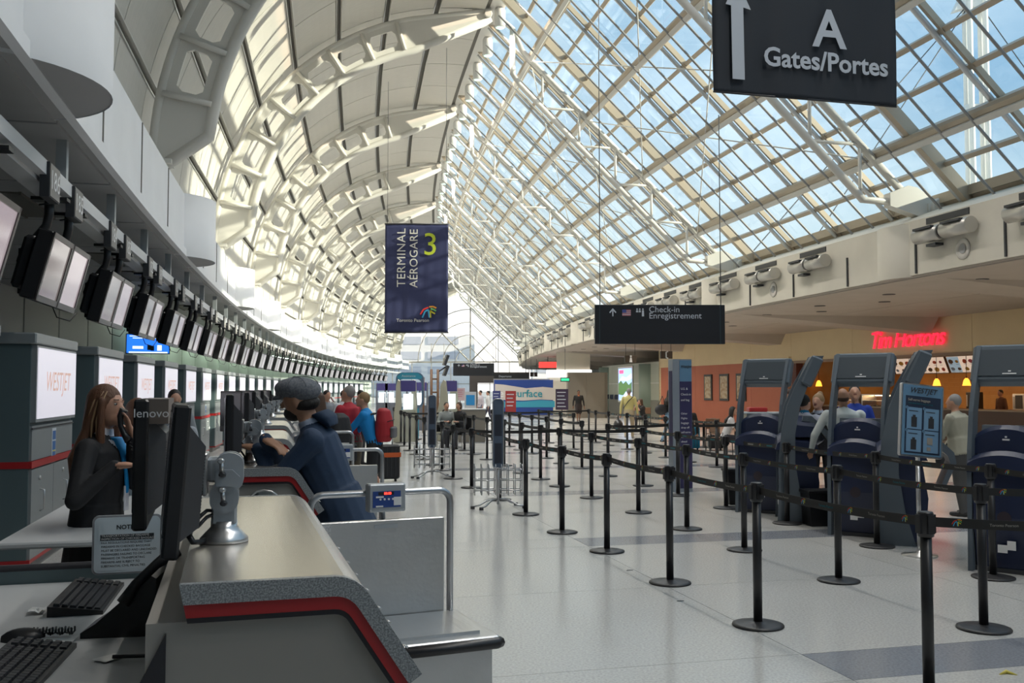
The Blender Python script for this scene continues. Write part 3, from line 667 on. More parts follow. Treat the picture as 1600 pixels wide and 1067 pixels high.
# --- cabinets
M_teal = mat('cabinet teal', (.085, .125, .135), .5); M_sil = mat('cabinet silver', (.30, .33, .34), .38, .4, bump=(30, .05))
M_sgn = mat('cabinet lightbox', (.72, .70, .74), .3, emis=(.80, .76, .86), estr=.28); M_red = mat('red stripe', (.36, .015, .018), .4)
M_ghost = mat('faint orange lettering', (.75, .52, .44), .4, emis=(.9, .55, .42), estr=.16)
def cabinet(full=True):
    r = thing('check_in_cabinet', 'x', 'cabinet', 0, 0)   # x: front at -.2, back -1.2 ; y from 0 to 1.7
    MB().box(-1.25, -.22, 0, 1.72, .12, 2.06).obj('carcass', M_teal, r)
    MB().box(-1.23, -.26, .04, 1.70, 0, .12).obj('plinth', mat('plinth', (.30, .29, .27), .6), r)
    MB().bbox(-1.28, -.17, -.03, 1.75, 2.06, 2.16, .012).obj('cap', M_sil, r)
    MB().box(-.23, -.20, .02, 1.70, 1.02, 1.30).box(-.23, -.20, .02, 1.70, 1.30, 1.33).obj('front_panel', M_sil, r)
    for i in range(2): MB().box(-.225, -.195, .02+.845*i, .855+.845*i, .14, .94).obj('door', M_sil, r)
    sg = MB().box(-.22, -.175, .03, 1.69, 1.36, 2.05).obj('sign_frame', M_sil, r)
    MB().box(-.176, -.168, .06, 1.66, 1.39, 2.03).obj('lightbox', M_sgn, sg)
    if full: text('ghost_lettering', 'WESTJET', .26, M_ghost, sg, TM(-.167, .86, 1.72, '+x'), .0005, .2)
    MB().box(-1.26, -.19, -.005, 1.73, .955, 1.015).box(-1.26, -.19, -.005, 1.73, .12, .15).obj('red_band', M_red, r)
    MB().box(-.20, -.19, .0, 1.7, 1.30, 1.312).obj('groove', M_dark, r)
    if full:
        for y in (.35, 1.3):
            MB().tube([(-.185, y-.05, .55), (-.15, y-.05, .56), (-.15, y-.05, .74), (-.185, y-.05, .75)], .008, 6).obj('handle', M_alu, r)
            MB().lathe([(.02, 0), (.02, .015)], 10, M=Matrix.Translation((-.195, y-.05, .85)) @ Matrix.Rotation(math.pi/2, 4, 'Y')).obj('lock', M_alu, r)
    return r
c0 = None
for k in range(28):
    if k < 7: o = cabinet(True)
    elif k == 7: c0 = o = cabinet(False)
    else: o = dup(c0)
    move(o, 8.85+PITCHS*k, 0)
    tag(o, 'tall teal cabinet with a lit sign panel and red band, %s from the camera' % ordn(k), 'cabinet', 'cabinets behind the check-in desks')
    if k in (0, 3, 4, 5):
        y = .78
        st = MB().box(-.199, -.196, y, y+.16, 1.05-.1, 1.33-.05).obj('blue_sticker', mat('sticker border', (.6, .65, .7), .4), o)
        for j in range(3): MB().box(-.197, -.194, y+.02, y+.14, .97+.1*j, 1.055+.1*j).obj('sticker_field', mat('sticker blue', (.02, .12, .35), .4), st, fix=False)
        MB().box(-.195, -.193, y+.03, y+.13, 1.055, 1.068).obj('sticker_line', mat('sticker yellow', (.7, .6, .1), .4), st)
o = cabinet(False); move(o, 8.85-PITCHS, 0, 0); tag(o, 'teal cabinet at the left edge of the photo, before the first lit sign', 'cabinet')
# --- counters
M_gran = mat('grey granite laminate', (.17, .18, .19), .4, noise=(260, (.36, .38, .39), .42, .6, (1, 1, 1), 4))
M_beige = mat('counter end panel', (.30, .285, .26), .5); M_gask = mat('black gasket', (.02, .02, .025), .5)
M_ctop = mat('steel counter skin', (.60, .58, .55), .27, .85, noise=(1.6, (.60, .56, .50), .3, .7, (1, .5, 1)), bump=(22, .10, (1, .06, 1)))
def csec(off):
    """counter cross-section offset inwards by off: flat ledge, rolled edge, sloping apron"""
    zt = 1.26-off
    pts = [(-.335+off*.2, zt)]
    pts += [(-.02, zt)]
    rr = .085-off*.6
    cx, cz = -.02, zt-rr
    for a in (75, 60, 45, 32): pts.append((cx+rr*math.cos(math.radians(a)), cz+rr*math.sin(math.radians(a))))
    x, z = pts[-1]; ln = .215-off*.3
    pts.append((x+ln*math.cos(math.radians(-57)), z+ln*math.sin(math.radians(-57))))
    return pts
def band(o0, o1, y0, y1, m, name, par, ext=0):
    a = csec(o0); b = csec(o1)
    if ext: a = a[:-1]+[(a[-1][0]+ext*.54, a[-1][1]-ext*.84)]; b = b[:-1]+[(b[-1][0]+ext*.54, b[-1][1]-ext*.84)]
    mb = MB(); n = len(a)
    for i in range(n-1):
        q = [a[i], a[i+1], b[i+1], b[i]]
        mb.prism(q, y0, y1)
    return mb.obj(name, m, par)
LEN = 1.66
def counter():
    r = thing('check_in_counter', 'x', 'counter', 0, 0)
    band(.0, .042, 0, .02, M_gran, 'granite_edge', r, .0); band(.0, .042, LEN-.02, LEN, M_gran, 'granite_edge', r)
    band(.001, .012, .012, LEN-.012, M_ctop, 'steel_top', r, 0); band(.012, .044, .02, LEN-.02, M_gran, 'counter_core', r)
    band(.042, .07, .006, .05, M_red, 'red_stripe', r); band(.07, .082, .012, .06, M_gask, 'gasket', r)
    # body under the ledge
    p = csec(.082); poly = p+[(p[-1][0]-.07, .86), (p[-1][0]-.07, .05), (-.40, .05), (-.40, p[0][1])]
    MB().prism(poly, .03, LEN-.03).obj('body', M_beige, r)
    MB().prism([(-.41, .02), (-.36, .02), (-.36, p[0][1]-.02), (-.41, p[0][1]-.12)], .02, .05).obj('edge_trim', M_gask, r)
    rv = MB(); q = csec(0)
    for (x, z) in [q[-1]]:
        for y in (.10, .34, .5, .74, .98, 1.2, 1.5):
            rv.lathe([(.008, 0), (.006, .004)], 8, M=Matrix.Translation((x-.02, y, z+.035)) @ Matrix.Rotation(math.radians(33), 4, 'Y'))
    rv.obj('rivet', M_alu, r)
    return r
ct0 = counter(); cs = []
Cz = [at(240, 951, 1.74), at(362-70, 733, 4.76)]
for k in range(17):
    o = ct0 if k == 0 else dup(ct0)
    s0, r0 = (1.62, 2.02) if k == 0 else (1.62+2.95*k, 1.98)
    move(o, s0, r0, 0, .03 if k == 0 else 0); cs.append((s0, r0))
    tag(o, ['steel-topped check-in counter with granite and red edge in the foreground', 'check-in counter the man in the flat cap leans on'][k] if k < 2 else 'curved check-in counter with red and granite edge, %s in the row' % ordn(k), 'counter', None if k < 2 else 'check-in counters')
# paper chute seen in the end panel of counter two
t = MB().tube([(-.13+.07*math.cos(a*.5236), -.004, 1.10+.05*math.sin(a*.5236)) for a in range(12)], .006, 5, closed=True).obj('round_vent', M_alu, bpy.data.objects['check_in_counter.001'])
MB().lathe([(.066, 0), (.066, .012)], 20, M=Matrix.Translation((-.13, .02, 1.08)) @ Matrix.Rotation(math.pi/2, 4, 'X')).obj('vent_disc', mat('vent steel', (.4, .45, .47), .3, .8, noise=(30, (.15, .17, .18), .4, .6, (1, 1, .05))), bpy.data.objects['check_in_counter.001'])
# --- agent desks (lower worktop on the left of the counters)
M_desk = mat('pale grey worktop', (.47, .48, .48), .45)
def desk():
    r = thing('agent_desk', 'x', 'desk', 0, 0)
    MB().bbox(-1.30, -.40, -.25, LEN+.06, .935, .965, .008).obj('worktop', M_desk, r)
    MB().prism([(x, z) for x, z in rrect(-1.30, -.42, .80, 1.015, .07)], LEN+.06, LEN+.09).obj('end_screen', M_teal, r)
    MB().tube([(x, LEN+.075, z) for x, z in rrect(-1.30, -.42, .80, 1.015, .07)], .018, 6, closed=True).obj('gasket', M_gask, r)
    MB().box(-.50, -.42, -.2, LEN+.04, .05, .935).box(-1.28, -1.22, LEN-.05, LEN, 0, .935).obj('carcass', M_beige, r)
    return r
dk = desk(); move(dk, 1.62, 2.02, 0, .03); tag(dk, 'pale grey agent desk in the lower left corner of the photo', 'desk')
dk2 = dup(dk); move(dk2, 4.57, 1.98); tag(dk2, 'agent desk beside the second counter, behind the woman on the phone', 'desk')
# --- monitor arms and monitors on the counters
M_arm = mat('satin grey arm', (.40, .43, .46), .35, .35)
def mon_arm():
    r = thing('monitor_stand', 'x', 'monitor arm', 0, 0)
    MB().lathe([(.062, 0), (.062, .012), (.045, .035), (.034, .05), (.034, .07)], 24).obj('base', M_alu, r)
    MB().bbox(-.032, .032, -.028, .028, .06, .17, .006).obj('column', M_arm, r)
    for (z0, z1, x, nm) in ((.10, .20, 0, 'lower_link'), (.17, .30, .012, 'upper_link')):
        pts = []
        for i in range(9): a = math.pi*i/8; pts.append((x+.036*math.cos(a), z1+.036*math.sin(a)-.036))
        for i in range(9): a = math.pi+math.pi*i/8; pts.append((x+.036*math.cos(a), z0+.036*math.sin(a)+.036))
        MB().prism(pts, -.045 if nm == 'upper_link' else -.038, -.022).prism(pts, .02, .035).obj(nm, M_arm, r)
    MB().prism([(-.02, .19), (.03, .19), (.04, .22), (.02, .245), (-.02, .245)], -.06, .05).obj('pivot', M_arm, r)
    for (x, z, x2, z2) in ((0, .135, -.004, .18), (-.004, .23, -.008, .275)):
        h = MB().tube([(x, -.06, z), (x2, -.066, z2)], .006, 8).obj('lever', M_alu, r)
        for p in ((x, -.062, z), (x2, -.066, z2)): MB().lathe([(.008, -.012), (.01, 0), (.006, .012)], 10, M=Matrix.Translation(p) @ Matrix.Rotation(math.pi/2, 4, 'X')).obj('knob', M_dark if p[2] == z else M_alu, h)
    MB().bbox(-.045, -.0, -.03, .03, .20, .285, .01).obj('head_block', M_arm, r)
    MB().bbox(-.055, -.042, -.055, .055, .16, .30, .004).obj('mount_plate', M_alu, r)
    return r
def monitor(cap=None):
    """screen faces -x (towards the agent); centre of the back at the origin"""
    r = thing('computer_monitor', 'x', 'monitor', 0, 0)
    MB().bbox(-.062, -.022, -.215, .215, -.20, .17, .006).obj('casing', M_black, r)
    b = MB().add([(-.022, -.19, -.16), (-.022, .19, -.16), (-.022, .19, .12), (-.022, -.19, .12), (.022, -.14, -.13), (.022, .14, -.13), (.022, .14, .07), (.022, -.14, .07)],
             [(0, 1, 5, 4), (1, 2, 6, 5), (2, 3, 7, 6), (3, 0, 4, 7), (4, 5, 6, 7)]).obj('back_shell', M_dark, r)
    v = MB()
    for i in range(22): v.box(.0225, .0235, -.13, .13, -.125+.008*i, -.121+.008*i)
    v.obj('vent_slat', M_blackm, b)
    MB().box(-.064, -.0615, -.195, .195, -.15, .15).obj('screen', mat('agent screen', (.02, .02, .025), .2), r)
    if cap: MB().box(-.045, .03, -.2, .2, .10, .171).obj('top_reflection', mat('brown reflection strip', (.16, .13, .11), .4), r)  # brown reflection on the monitor, painted as a solid strip
    return r
ma0 = mon_arm(); mo0 = monitor()
for k in range(12):
    s0, r0 = cs[k]
    o = ma0 if k == 0 else dup(ma0)
    o.scale = (1, 1, .78)
    if k == 0: move(o, s0+.56, r0-.268, 1.26)
    else: move(o, s0+.42, r0-.20, 1.26)
    tag(o, ['grey jointed monitor arm on the foreground counter', 'grey jointed monitor arm near the clasped hands of the leaning man'][k] if k < 2 else 'grey monitor arm on the %s counter in the row' % ordn(k), 'monitor arm', None if k < 2 else 'monitor arms')
    m = mo0 if k == 0 else dup(mo0)
    if k == 0: move(m, s0+.56, r0-.350, 1.448, .10); m.rotation_euler[1] = math.radians(4)
    else: move(m, s0+.42, r0-.28, 1.46, (-.05, .06, .08, -.06)[k % 4])
    tag(m, 'black monitor seen edge-on at the front, nearest the camera' if k == 0 else ('black monitor on the second counter, between the seated agent and the leaning man' if k == 1 else 'black monitor on the %s counter in the row' % ordn(k)), 'monitor', None if k < 2 else 'agent monitors')
mb_ = monitor(True); move(mb_, 2.64, 1.545, 1.46, .05); tag(mb_, 'second black monitor with a maker word on its top edge, just behind the front one', 'monitor')
text('maker_word', 'lenovo', .035, M_wtxt, mb_, TM(-.015, -.218, .13, '-y'), .0006)
for k in (2, 3, 4, 5):
    m = dup(mo0); move(m, cs[k][0]+1.1, cs[k][1]-.42, 1.47, .5); tag(m, 'angled black monitor at the far end of the %s counter' % ordn(k), 'monitor', 'angled agent monitors')
# cables behind the foreground monitor
cb = MB().tube([L(2.12, 1.69, 1.33), L(2.15, 1.71, 1.345), L(2.18, 1.735, 1.34)], .005, 6).tube([L(2.10, 1.69, 1.31), L(2.13, 1.71, 1.33), L(2.18, 1.735, 1.335)], .005, 6)
cb.tube([L(2.12, 1.66, 1.30), L(2.1, 1.68, 1.272), L(2.13, 1.70, 1.268), L(2.15, 1.71, 1.27)], .008, 6)
tag(cb.obj('monitor_cable', M_black), 'black cables running from the front monitor to its arm', 'cable')
cb = MB().tube([L(4.98, 1.68, 1.42), L(4.96, 1.72, 1.33), L(4.97, 1.76, 1.27), L(4.98, 1.82, 1.268)], .005, 6).tube([L(5.0, 1.7, 1.40), L(4.98, 1.78, 1.30), L(4.99, 1.84, 1.28)], .004, 6)
tag(cb.obj('monitor_cable', M_black), 'loose cables under the monitor on the second counter', 'cable')
# --- desk top objects
DZ = .965
def keyboard(lbl, px, py, yaw, z=DZ):
    p = gnd(px, py, z); k = tag(empty('keyboard', p, yaw), lbl, 'keyboard')
    MB().prism([(-.08, 0), (.08, 0), (.08, .012), (-.08, .032)], -.225, .225).obj('keyboard_case', M_black, k)
    ks = MB()
    for i in range(6):
        for j in range(21):
            if j in (14, 17) and i < 6 and j != 14: continue
            x = -.066+.0235*i; y = -.212+.0205*j; z0 = .029-.0028*i*1.3
            ks.prism([(x, z0), (x+.019, z0-.002), (x+.017, z0+.008), (x+.002, z0+.010)], y, y+.0175)
    tag(ks.obj('keycap', M_dark, k), kind='stuff')
    return k
keyboard('black keyboard on the desk between the mouse and the first counter', 138, 938, .25)
k2 = keyboard('black keyboard cut by the lower left corner of the photo', 30, 1052, .2)
mo = tag(empty('computer_mouse', gnd(36, 1000, DZ), .3), 'black computer mouse on papers at the left edge', 'mouse')
b = MB(); prof = []
for i in range(9):
    for j in range(10):
        u = -1+2*i/8; a = math.pi*j/9; w_ = .031*math.sqrt(max(0, 1-u*u*.92)); b.v.append((.055*u, w_*math.cos(a), .034*math.sin(a)*math.sqrt(max(0, 1-.8*u*u))))
for i in range(8):
    for j in range(9): b.f.append((i*10+j, i*10+j+1, (i+1)*10+j+1, (i+1)*10+j)); b.m.append(0); b.sm.append(True)
b.obj('mouse_body', M_black, mo)
for (lbl, px, py, sx, sy, yw) in (('white slip of paper under the black mouse', 70, 1005, .15, .05, .2), ('crumpled white paper slip beside the black keyboard', 58, 958, .05, .03, .4), ('white form with a pen at the foot of the foreground counter', 172, 1030, .05, .035, -.5)):
    pp = MB(); N = 5
    for i in range(N+1):
        for j in range(N+1): pp.v.append((sx*(i/N-.5), sy*2*(j/N-.5), .004+(.012*random.random() if 'crump' in lbl else .0015*random.random())))
    for i in range(N):
        for j in range(N): pp.f.append((i*(N+1)+j, (i+1)*(N+1)+j, (i+1)*(N+1)+j+1, i*(N+1)+j+1)); pp.m.append(0); pp.sm.append(False)
    o = pp.obj('paper', mat('paper', (.7, .7, .68), .7)); o.location = gnd(px, py, DZ); o.rotation_euler = (0, 0, yw); tag(o, lbl, 'paper')
pn = MB().tube([(0, 0, 0), (.09, .01, .0), (.10, .011, 0)], [.005, .005, .001], 8).obj('pen', M_black); pn.location = gnd(176, 1026, DZ+.013); pn.rotation_euler = (0, 0, .0); tag(pn, 'black pen lying on the white form', 'pen')
ph = tag(empty('desk_telephone', gnd(195, 985, DZ), .15), 'black wedge desk telephone leaning by the counter', 'telephone')
MB().prism([(-.10, 0), (.10, 0), (.10, .16), (.085, .17), (-.06, .04), (-.10, .015)], -.08, .08).obj('telephone_body', M_black, ph)
MB().tube([(.02, -.11, .10), (.05, -.10, .15), (.10, -.08, .20), (.15, -.05, .235)], [.02, .014, .014, .022], 8).obj('handset', M_black, ph)
co = MB(); co.tube([(-.12-.10*t/40+.0*t, -.06+.012*math.sin(t*1.9), .02+.010*math.cos(t*1.9)) for t in range(60)], .003, 5)
co.obj('coiled_cord', M_black, ph)
# notice board standing at the end of the desk
nb = tag(empty('notice_board', at(198, 896, 3.42), -th(3)+.06), 'white safety notice in a grey frame standing at the end of the desk', 'notice')
MB().prism(rrect(-.115, .115, 0, .205, .02), 0, .012).obj('frame', mat('notice frame', (.30, .31, .33), .4), nb)
fc = MB().prism(rrect(-.108, .108, .006, .198, .016), -.002, .0).obj('face', mat('notice white', (.62, .70, .75), .5), nb)
lt = mat('notice ink', (.03, .035, .04), .6)
MB().prism(rrect(-.098, .098, .012, .188, .008), -.0026, -.002).prism(rrect(-.0965, .0965, .0135, .1865, .007), -.003, -.002).obj('rule', MATS['notice white'], fc)
text('notice_heading', 'NOTICE', .021, lt, fc, TM(.002, -.0036, .163), .0003, bold=.0006)
MB().box(-.088, .088, -.0038, -.003, .118, .139).obj('black_strip', lt, fc)
for i, tx in enumerate(('TRANSPORTATION OF FIREARMS', 'INSPECTION OF CHECKED BAGGAGE')): text('strip_lettering', tx, .0105, M_wtxt, fc, TM(-.085, -.0042, .134-.0105*i), .0002, align='LEFT')
for i, tx in enumerate(('FAA REGULATIONS REQUIRE THAT', 'FIREARMS IN CHECKED BAGGAGE', 'MUST BE DECLARED AND UNLOADED', 'PASSENGERS FAILING TO DECLARE', 'FIREARMS OR TRANSPORTING', 'FIREARMS ARE SUBJECT TO', 'SUBSTANTIAL CIVIL PENALTIES')): text('notice_lettering', tx, .0105, lt, fc, TM(-.085, -.0034, .110-.0135*i), .0002, align='LEFT')
# --- baggage scales
def scale():
    r = thing('baggage_scale', 'x', 'baggage scale', 0, 0)
    # x across, y along; rear panel at y = 0, front at y = -.46
    MB().box(-.36, .31, -.42, .02, 0, .66).obj('body', M_steel, r)
    MB().bbox(-.37, .33, -.45, .03, .66, .70, .006).obj('platform_rim', M_steel, r)
    MB().box(-.35, .27, -.39, -.02, .70, .712).obj('weighing_plate', M_steel, r)
    MB().tube([(-.38, -.455, .672), (.32, -.455, .672), (.335, -.44, .672)], .022, 8).obj('bumper', M_black, r)
    MB().bbox(-.29, .255, -.01, .02, .705, 1.11, .004).obj('back_panel', M_steel, r)
    MB().box(-.285, -.24, -.014, -.01, 1.055, 1.10).obj('label', mat('worn label', (.5, .5, .5), .5, noise=(120, (.7, .7, .7), .4, .6)), r)
    MB().box(-.055, .045, -.013, -.01, 1.075, 1.092).obj('maker_plate', mat('maker plate', (.42, .44, .46), .4), r)
    pts = [(-.315, .03, .68)]+[(-.315+.05-.05*math.cos(a), .03, 1.17+.05*math.sin(a)) for a in (0, .4, .8, 1.2, 1.57)]+[(.295-.05+.05*math.sin(a), .03, 1.17+.05*math.cos(a)) for a in (0, .4, .8, 1.2, 1.57)]+[(.295, .03, .68)]
    MB().tube(pts, .0145, 10).obj('tube_frame', M_tube, r)
    MB().tube([(-.01, .03, 1.11), (-.01, .03, 1.2)], .014, 8).obj('display_post', M_tube, r)
    h = MB().bbox(-.085, .075, -.03, .03, 1.145, 1.262, .006).obj('display_box', M_arm, r)
    MB().box(-.068, .052, -.0325, -.030, 1.165, 1.232).obj('display_panel', mat('scale panel blue', (.02, .06, .26), .4), h)
    MB().box(-.045, .022, -.0335, -.0325, 1.216, 1.229).obj('display_window', M_blackm, h)
    text('digits', '88.00', .014, mat('red digits', (.8, .02, .01), .5, emis=(1, .03, .02), estr=2.5), h, TM(-.005, -.0342, 1.2225), .0003, bold=.0004)
    for i in range(4): MB().lathe([(.0045, 0), (.0045, .002)], 10, M=Matrix.Translation((-.036+.018*i, -.0325, 1.199)) @ Matrix.Rotation(math.pi/2, 4, 'X')).obj('button', M_wtxt, h)
    for q in ((-.055, -.022, 1.205, 1.212), (.022, .055, 1.172, 1.207), (-.055, -.024, 1.167, 1.173)): MB().box(q[0], q[1], -.0335, -.0325, q[2], q[3]).obj('white_tab', M_wtxt, h)
    for (x, z) in ((-.077, 1.155), (.067, 1.155), (-.077, 1.252), (.067, 1.252)): MB().lathe([(.003, 0), (.003, .002)], 8, M=Matrix.Translation((x, -.03, z)) @ Matrix.Rotation(math.pi/2, 4, 'X')).obj('screw', M_alu, h)
    return r
sc0 = scale()
for k in range(9):
    p = at(603, 947, 4.08); s0, r0 = sr(p.x, p.y)
    o = sc0 if k == 0 else dup(sc0)
    if k == 0: move(o, s0, r0, 0, .16)
    else: move(o, s0+2.95*k, r0+.02, 0, .05)
    tag(o, 'stainless baggage scale with tube frame and blue display in the foreground' if k == 0 else 'stainless baggage scale, %s along the counters' % ordn(k), 'baggage scale', None if k == 0 else 'baggage scales')
# --- hanging banners and signs
def cloth(name, w_, h_, m, par, amp=.012, nx=30, nz=30, fl=1.):
    mb = MB()
    for i in range(nx+1):
        for j in range(nz+1):
            u = i/nx; v = j/nz
            y = amp*(math.sin(u*23+2*v)*.5+math.sin(u*11-1.3*v+1)*.7+.5*math.sin(u*41+v*4))*(.35+.65*v)
            mb.v.append((w_*(u-.5), y, -h_*v))
    for i in range(nx):
        for j in range(nz): a = i*(nz+1)+j; mb.f.append((a, a+1, a+nz+2, a+nz+1)); mb.m.append(0); mb.sm.append(True)
    o = mb.obj(name, m, par, fix=False)
    sm = o.modifiers.new('thick', 'SOLIDIFY'); sm.thickness = .004
    return o
M_navy = mat('navy cloth', (.026, .032, .095), .75, bump=(3, .3)); M_cream = mat('cream print', (.62, .60, .55), .7); M_lime = mat('lime print', (.42, .50, .03), .7)
LOGO = [(.62, .03, .02), (.05, .35, .6), (.55, .5, .02), (.6, .25, .02), (.15, .45, .12)]
def logo(par, M, sz):
    """fan of five coloured strokes"""
    for i, (col, pts) in enumerate(zip(LOGO, ([(-.5, -.1), (-.3, .22), (.0, .34)], [(-.38, -.3), (-.2, .1), (0, .2), (.06, -.3)], [(.14, -.3), (.12, .15), (.22, .05), (.42, -.06)], [(.05, .38), (.3, .40), (.5, .30)], [(.15, .26), (.32, .22), (.48, .12)]))):
        mb = MB()
        for (a, b) in zip(pts, pts[1:]):
            d = Vector((b[0]-a[0], b[1]-a[1])); n_ = Vector((-d.y, d.x)).normalized()*.045
            mb.add([((a[0]-n_.x)*sz, (a[1]-n_.y)*sz, 0), ((b[0]-n_.x)*sz, (b[1]-n_.y)*sz, 0), ((b[0]+n_.x)*sz, (b[1]+n_.y)*sz, 0), ((a[0]+n_.x)*sz, (a[1]+n_.y)*sz, 0)], [(0, 1, 2, 3)])
        o = mb.obj('logo_stroke', mat('logo %d' % i, col, .6), par, fix=False); o.matrix_local = M @ Matrix.Translation((0, 0, .0004*i))
bn = thing('terminal_banner', 'tall navy terminal 3 banner hanging in the middle of the hall', 'banner', 27.4, 5.19, 6.43, th(27.4))
cloth('banner_cloth', 1.83, 3.14, M_navy, bn)
MB().tube([(-.93, 0, .01), (.93, 0, .01)], .02, 8).tube([(-.93, 0, -3.15), (.93, 0, -3.15)], .018, 8).obj('banner_rod', M_dark, bn)
MB().tube([(-.85, 0, 0), (-.85, 0, 4.2)], .006, 5).tube([(.85, 0, 0), (.85, 0, 5.2)], .006, 5).obj('hanging_wire', M_dark, bn)
text('banner_lettering', 'TERMINAL', .35, M_cream, bn, TM(-.43, -.034, -.98, roll=math.pi/2), .002, space=1.06)
text('banner_lettering', 'A\u00c9ROGARE', .33, M_cream, bn, TM(-.07, -.034, -1.0, roll=math.pi/2), .002, space=1.02)
text('banner_numeral', '3', .92, M_lime, bn, TM(.40, -.034, -.62), .002)
text('banner_name', 'Toronto Pearson', .135, M_cream, bn, TM(-.10, -.034, -2.80), .002)
logo(bn, TM(.35, -.036, -2.58), .46)
gb = thing('gates_banner', 'black cloth gates banner with a white arrow and the letter A at the top right', 'banner', 10.0, 8.15, 6.85, th(10.0)*.0+.02)
cloth('banner_cloth', 2.5, 1.66, mat('black cloth', (.022, .027, .036), .8, bump=(3, .3)), gb, .02)
MB().tube([(-1.26, 0, .01), (1.26, 0, .01)], .02, 8).tube([(-1.25, 0, -1.66), (1.25, 0, -1.66)], .012, 8).tube([(-1.1, 0, 0), (-1.1, 0, 5)], .006, 5).tube([(1.1, 0, 0), (1.1, 0, 3.4)], .006, 5).obj('banner_rod', M_dark, gb)
M_gp = mat('pale grey print', (.50, .54, .60), .7)
MB().prism([(-1.02, -1.5), (-.86, -1.5), (-.87, -.62), (-.77, -.64), (-.95, -.28), (-1.10, -.6), (-1.03, -.61)], -.044, -.04).obj('arrow', M_gp, gb)
text('banner_letter', 'A', .66, M_gp, gb, TM(.29, -.046, -.80), .002, bold=.012)
text('banner_lettering', 'Gates/Portes', .325, M_gp, gb, TM(.25, -.046, -1.20), .002, bold=.007)
def checkin(lbl, s0, r0, z0, w_, h_, full):
    c = thing('check_in_sign', lbl, 'sign', s0, r0, z0, th(s0)+.02)
    MB().bbox(-w_/2, w_/2, -.05, .05, 0, h_, .01).obj('sign_box', mat('sign black', (.012, .013, .017), .4), c)
    for q in (-w_/2+.10, w_/2-.115): MB().box(q, q+.015, -.056, -.05, 0, h_).obj('edge_strip', mat('sign edge', (.03, .05, .06), .3), c)
    k = w_/2.9
    text('sign_lettering', 'Check-in', .19*k, M_gp, c, TM(-w_/2+1.20*k, -.056, h_-.11*k), .002, align='LEFT')
    text('sign_lettering', 'Enregistrement', .19*k, M_gp, c, TM(-w_/2+1.20*k, -.056, h_-.25*k), .002, align='LEFT')
    x = -w_/2+.40*k; z = h_-.17*k
    MB().box(x-.012*k, x+.012*k, -.056, -.05, z-.09*k, z+.08*k).prism([(x-.08*k, z), (x-.06*k, z-.02*k), (x, z+.055*k), (x+.06*k, z-.02*k), (x+.08*k, z), (x, z+.09*k)], -.056, -.05).obj('arrow', M_gp, c)
    x = -w_/2+.70*k
    MB().box(x-.09*k, x+.10*k, -.055, -.05, z-.08*k, z+.06*k).obj('flag_field', mat('flag white', (.5, .45, .5), .6), c)
    for i in range(4): MB().box(x-.09*k, x+.10*k, -.057, -.055, z-.08*k+.04*i*k, z-.06*k+.04*i*k).obj('flag_stripe', mat('flag red', (.35, .10, .13), .6), c, fix=False)
    MB().box(x-.09*k, x, -.058, -.055, z-.01*k, z+.06*k).obj('flag_canton', mat('flag blue', (.05, .07, .25), .6), c, fix=False)
    for i, dx in enumerate((-.06, 0, .07)):
        xx = -w_/2+(1.0+dx)*k
        MB().lathe([(.018*k, 0), (.018*k, .004)], 10, M=Matrix.Translation((xx, -.05, z+.07*k)) @ Matrix.Rotation(math.pi/2, 4, 'X')).prism([(xx-.025*k, z-(.09 if i == 2 else .0)*k), (xx+.025*k, z-(.09 if i == 2 else .0)*k), (xx+.02*k, z+.045*k), (xx-.02*k, z+.045*k)], -.056, -.05).obj('pictogram', M_gp, c)
    MB().tube([(-w_/2+.12*k, 0, 0), (-w_/2+.12*k, 0, 9.2 if full else 8)], .011, 6).tube([(w_/2-.08*k, 0, 0), (w_/2-.08*k, 0, 5.2 if full else 4.8)], .011, 6).obj('hanging_cable', M_dark, c)
    return c
checkin('wide black check-in sign on two long cables in the middle distance', 20.0, 9.98, 2.66, 2.92, .88, True)
checkin('small distant check-in sign in front of the end window', sr(-2.62, 65.6)[0], sr(-2.62, 65.6)[1], 2.55, 2.8, .86, False)
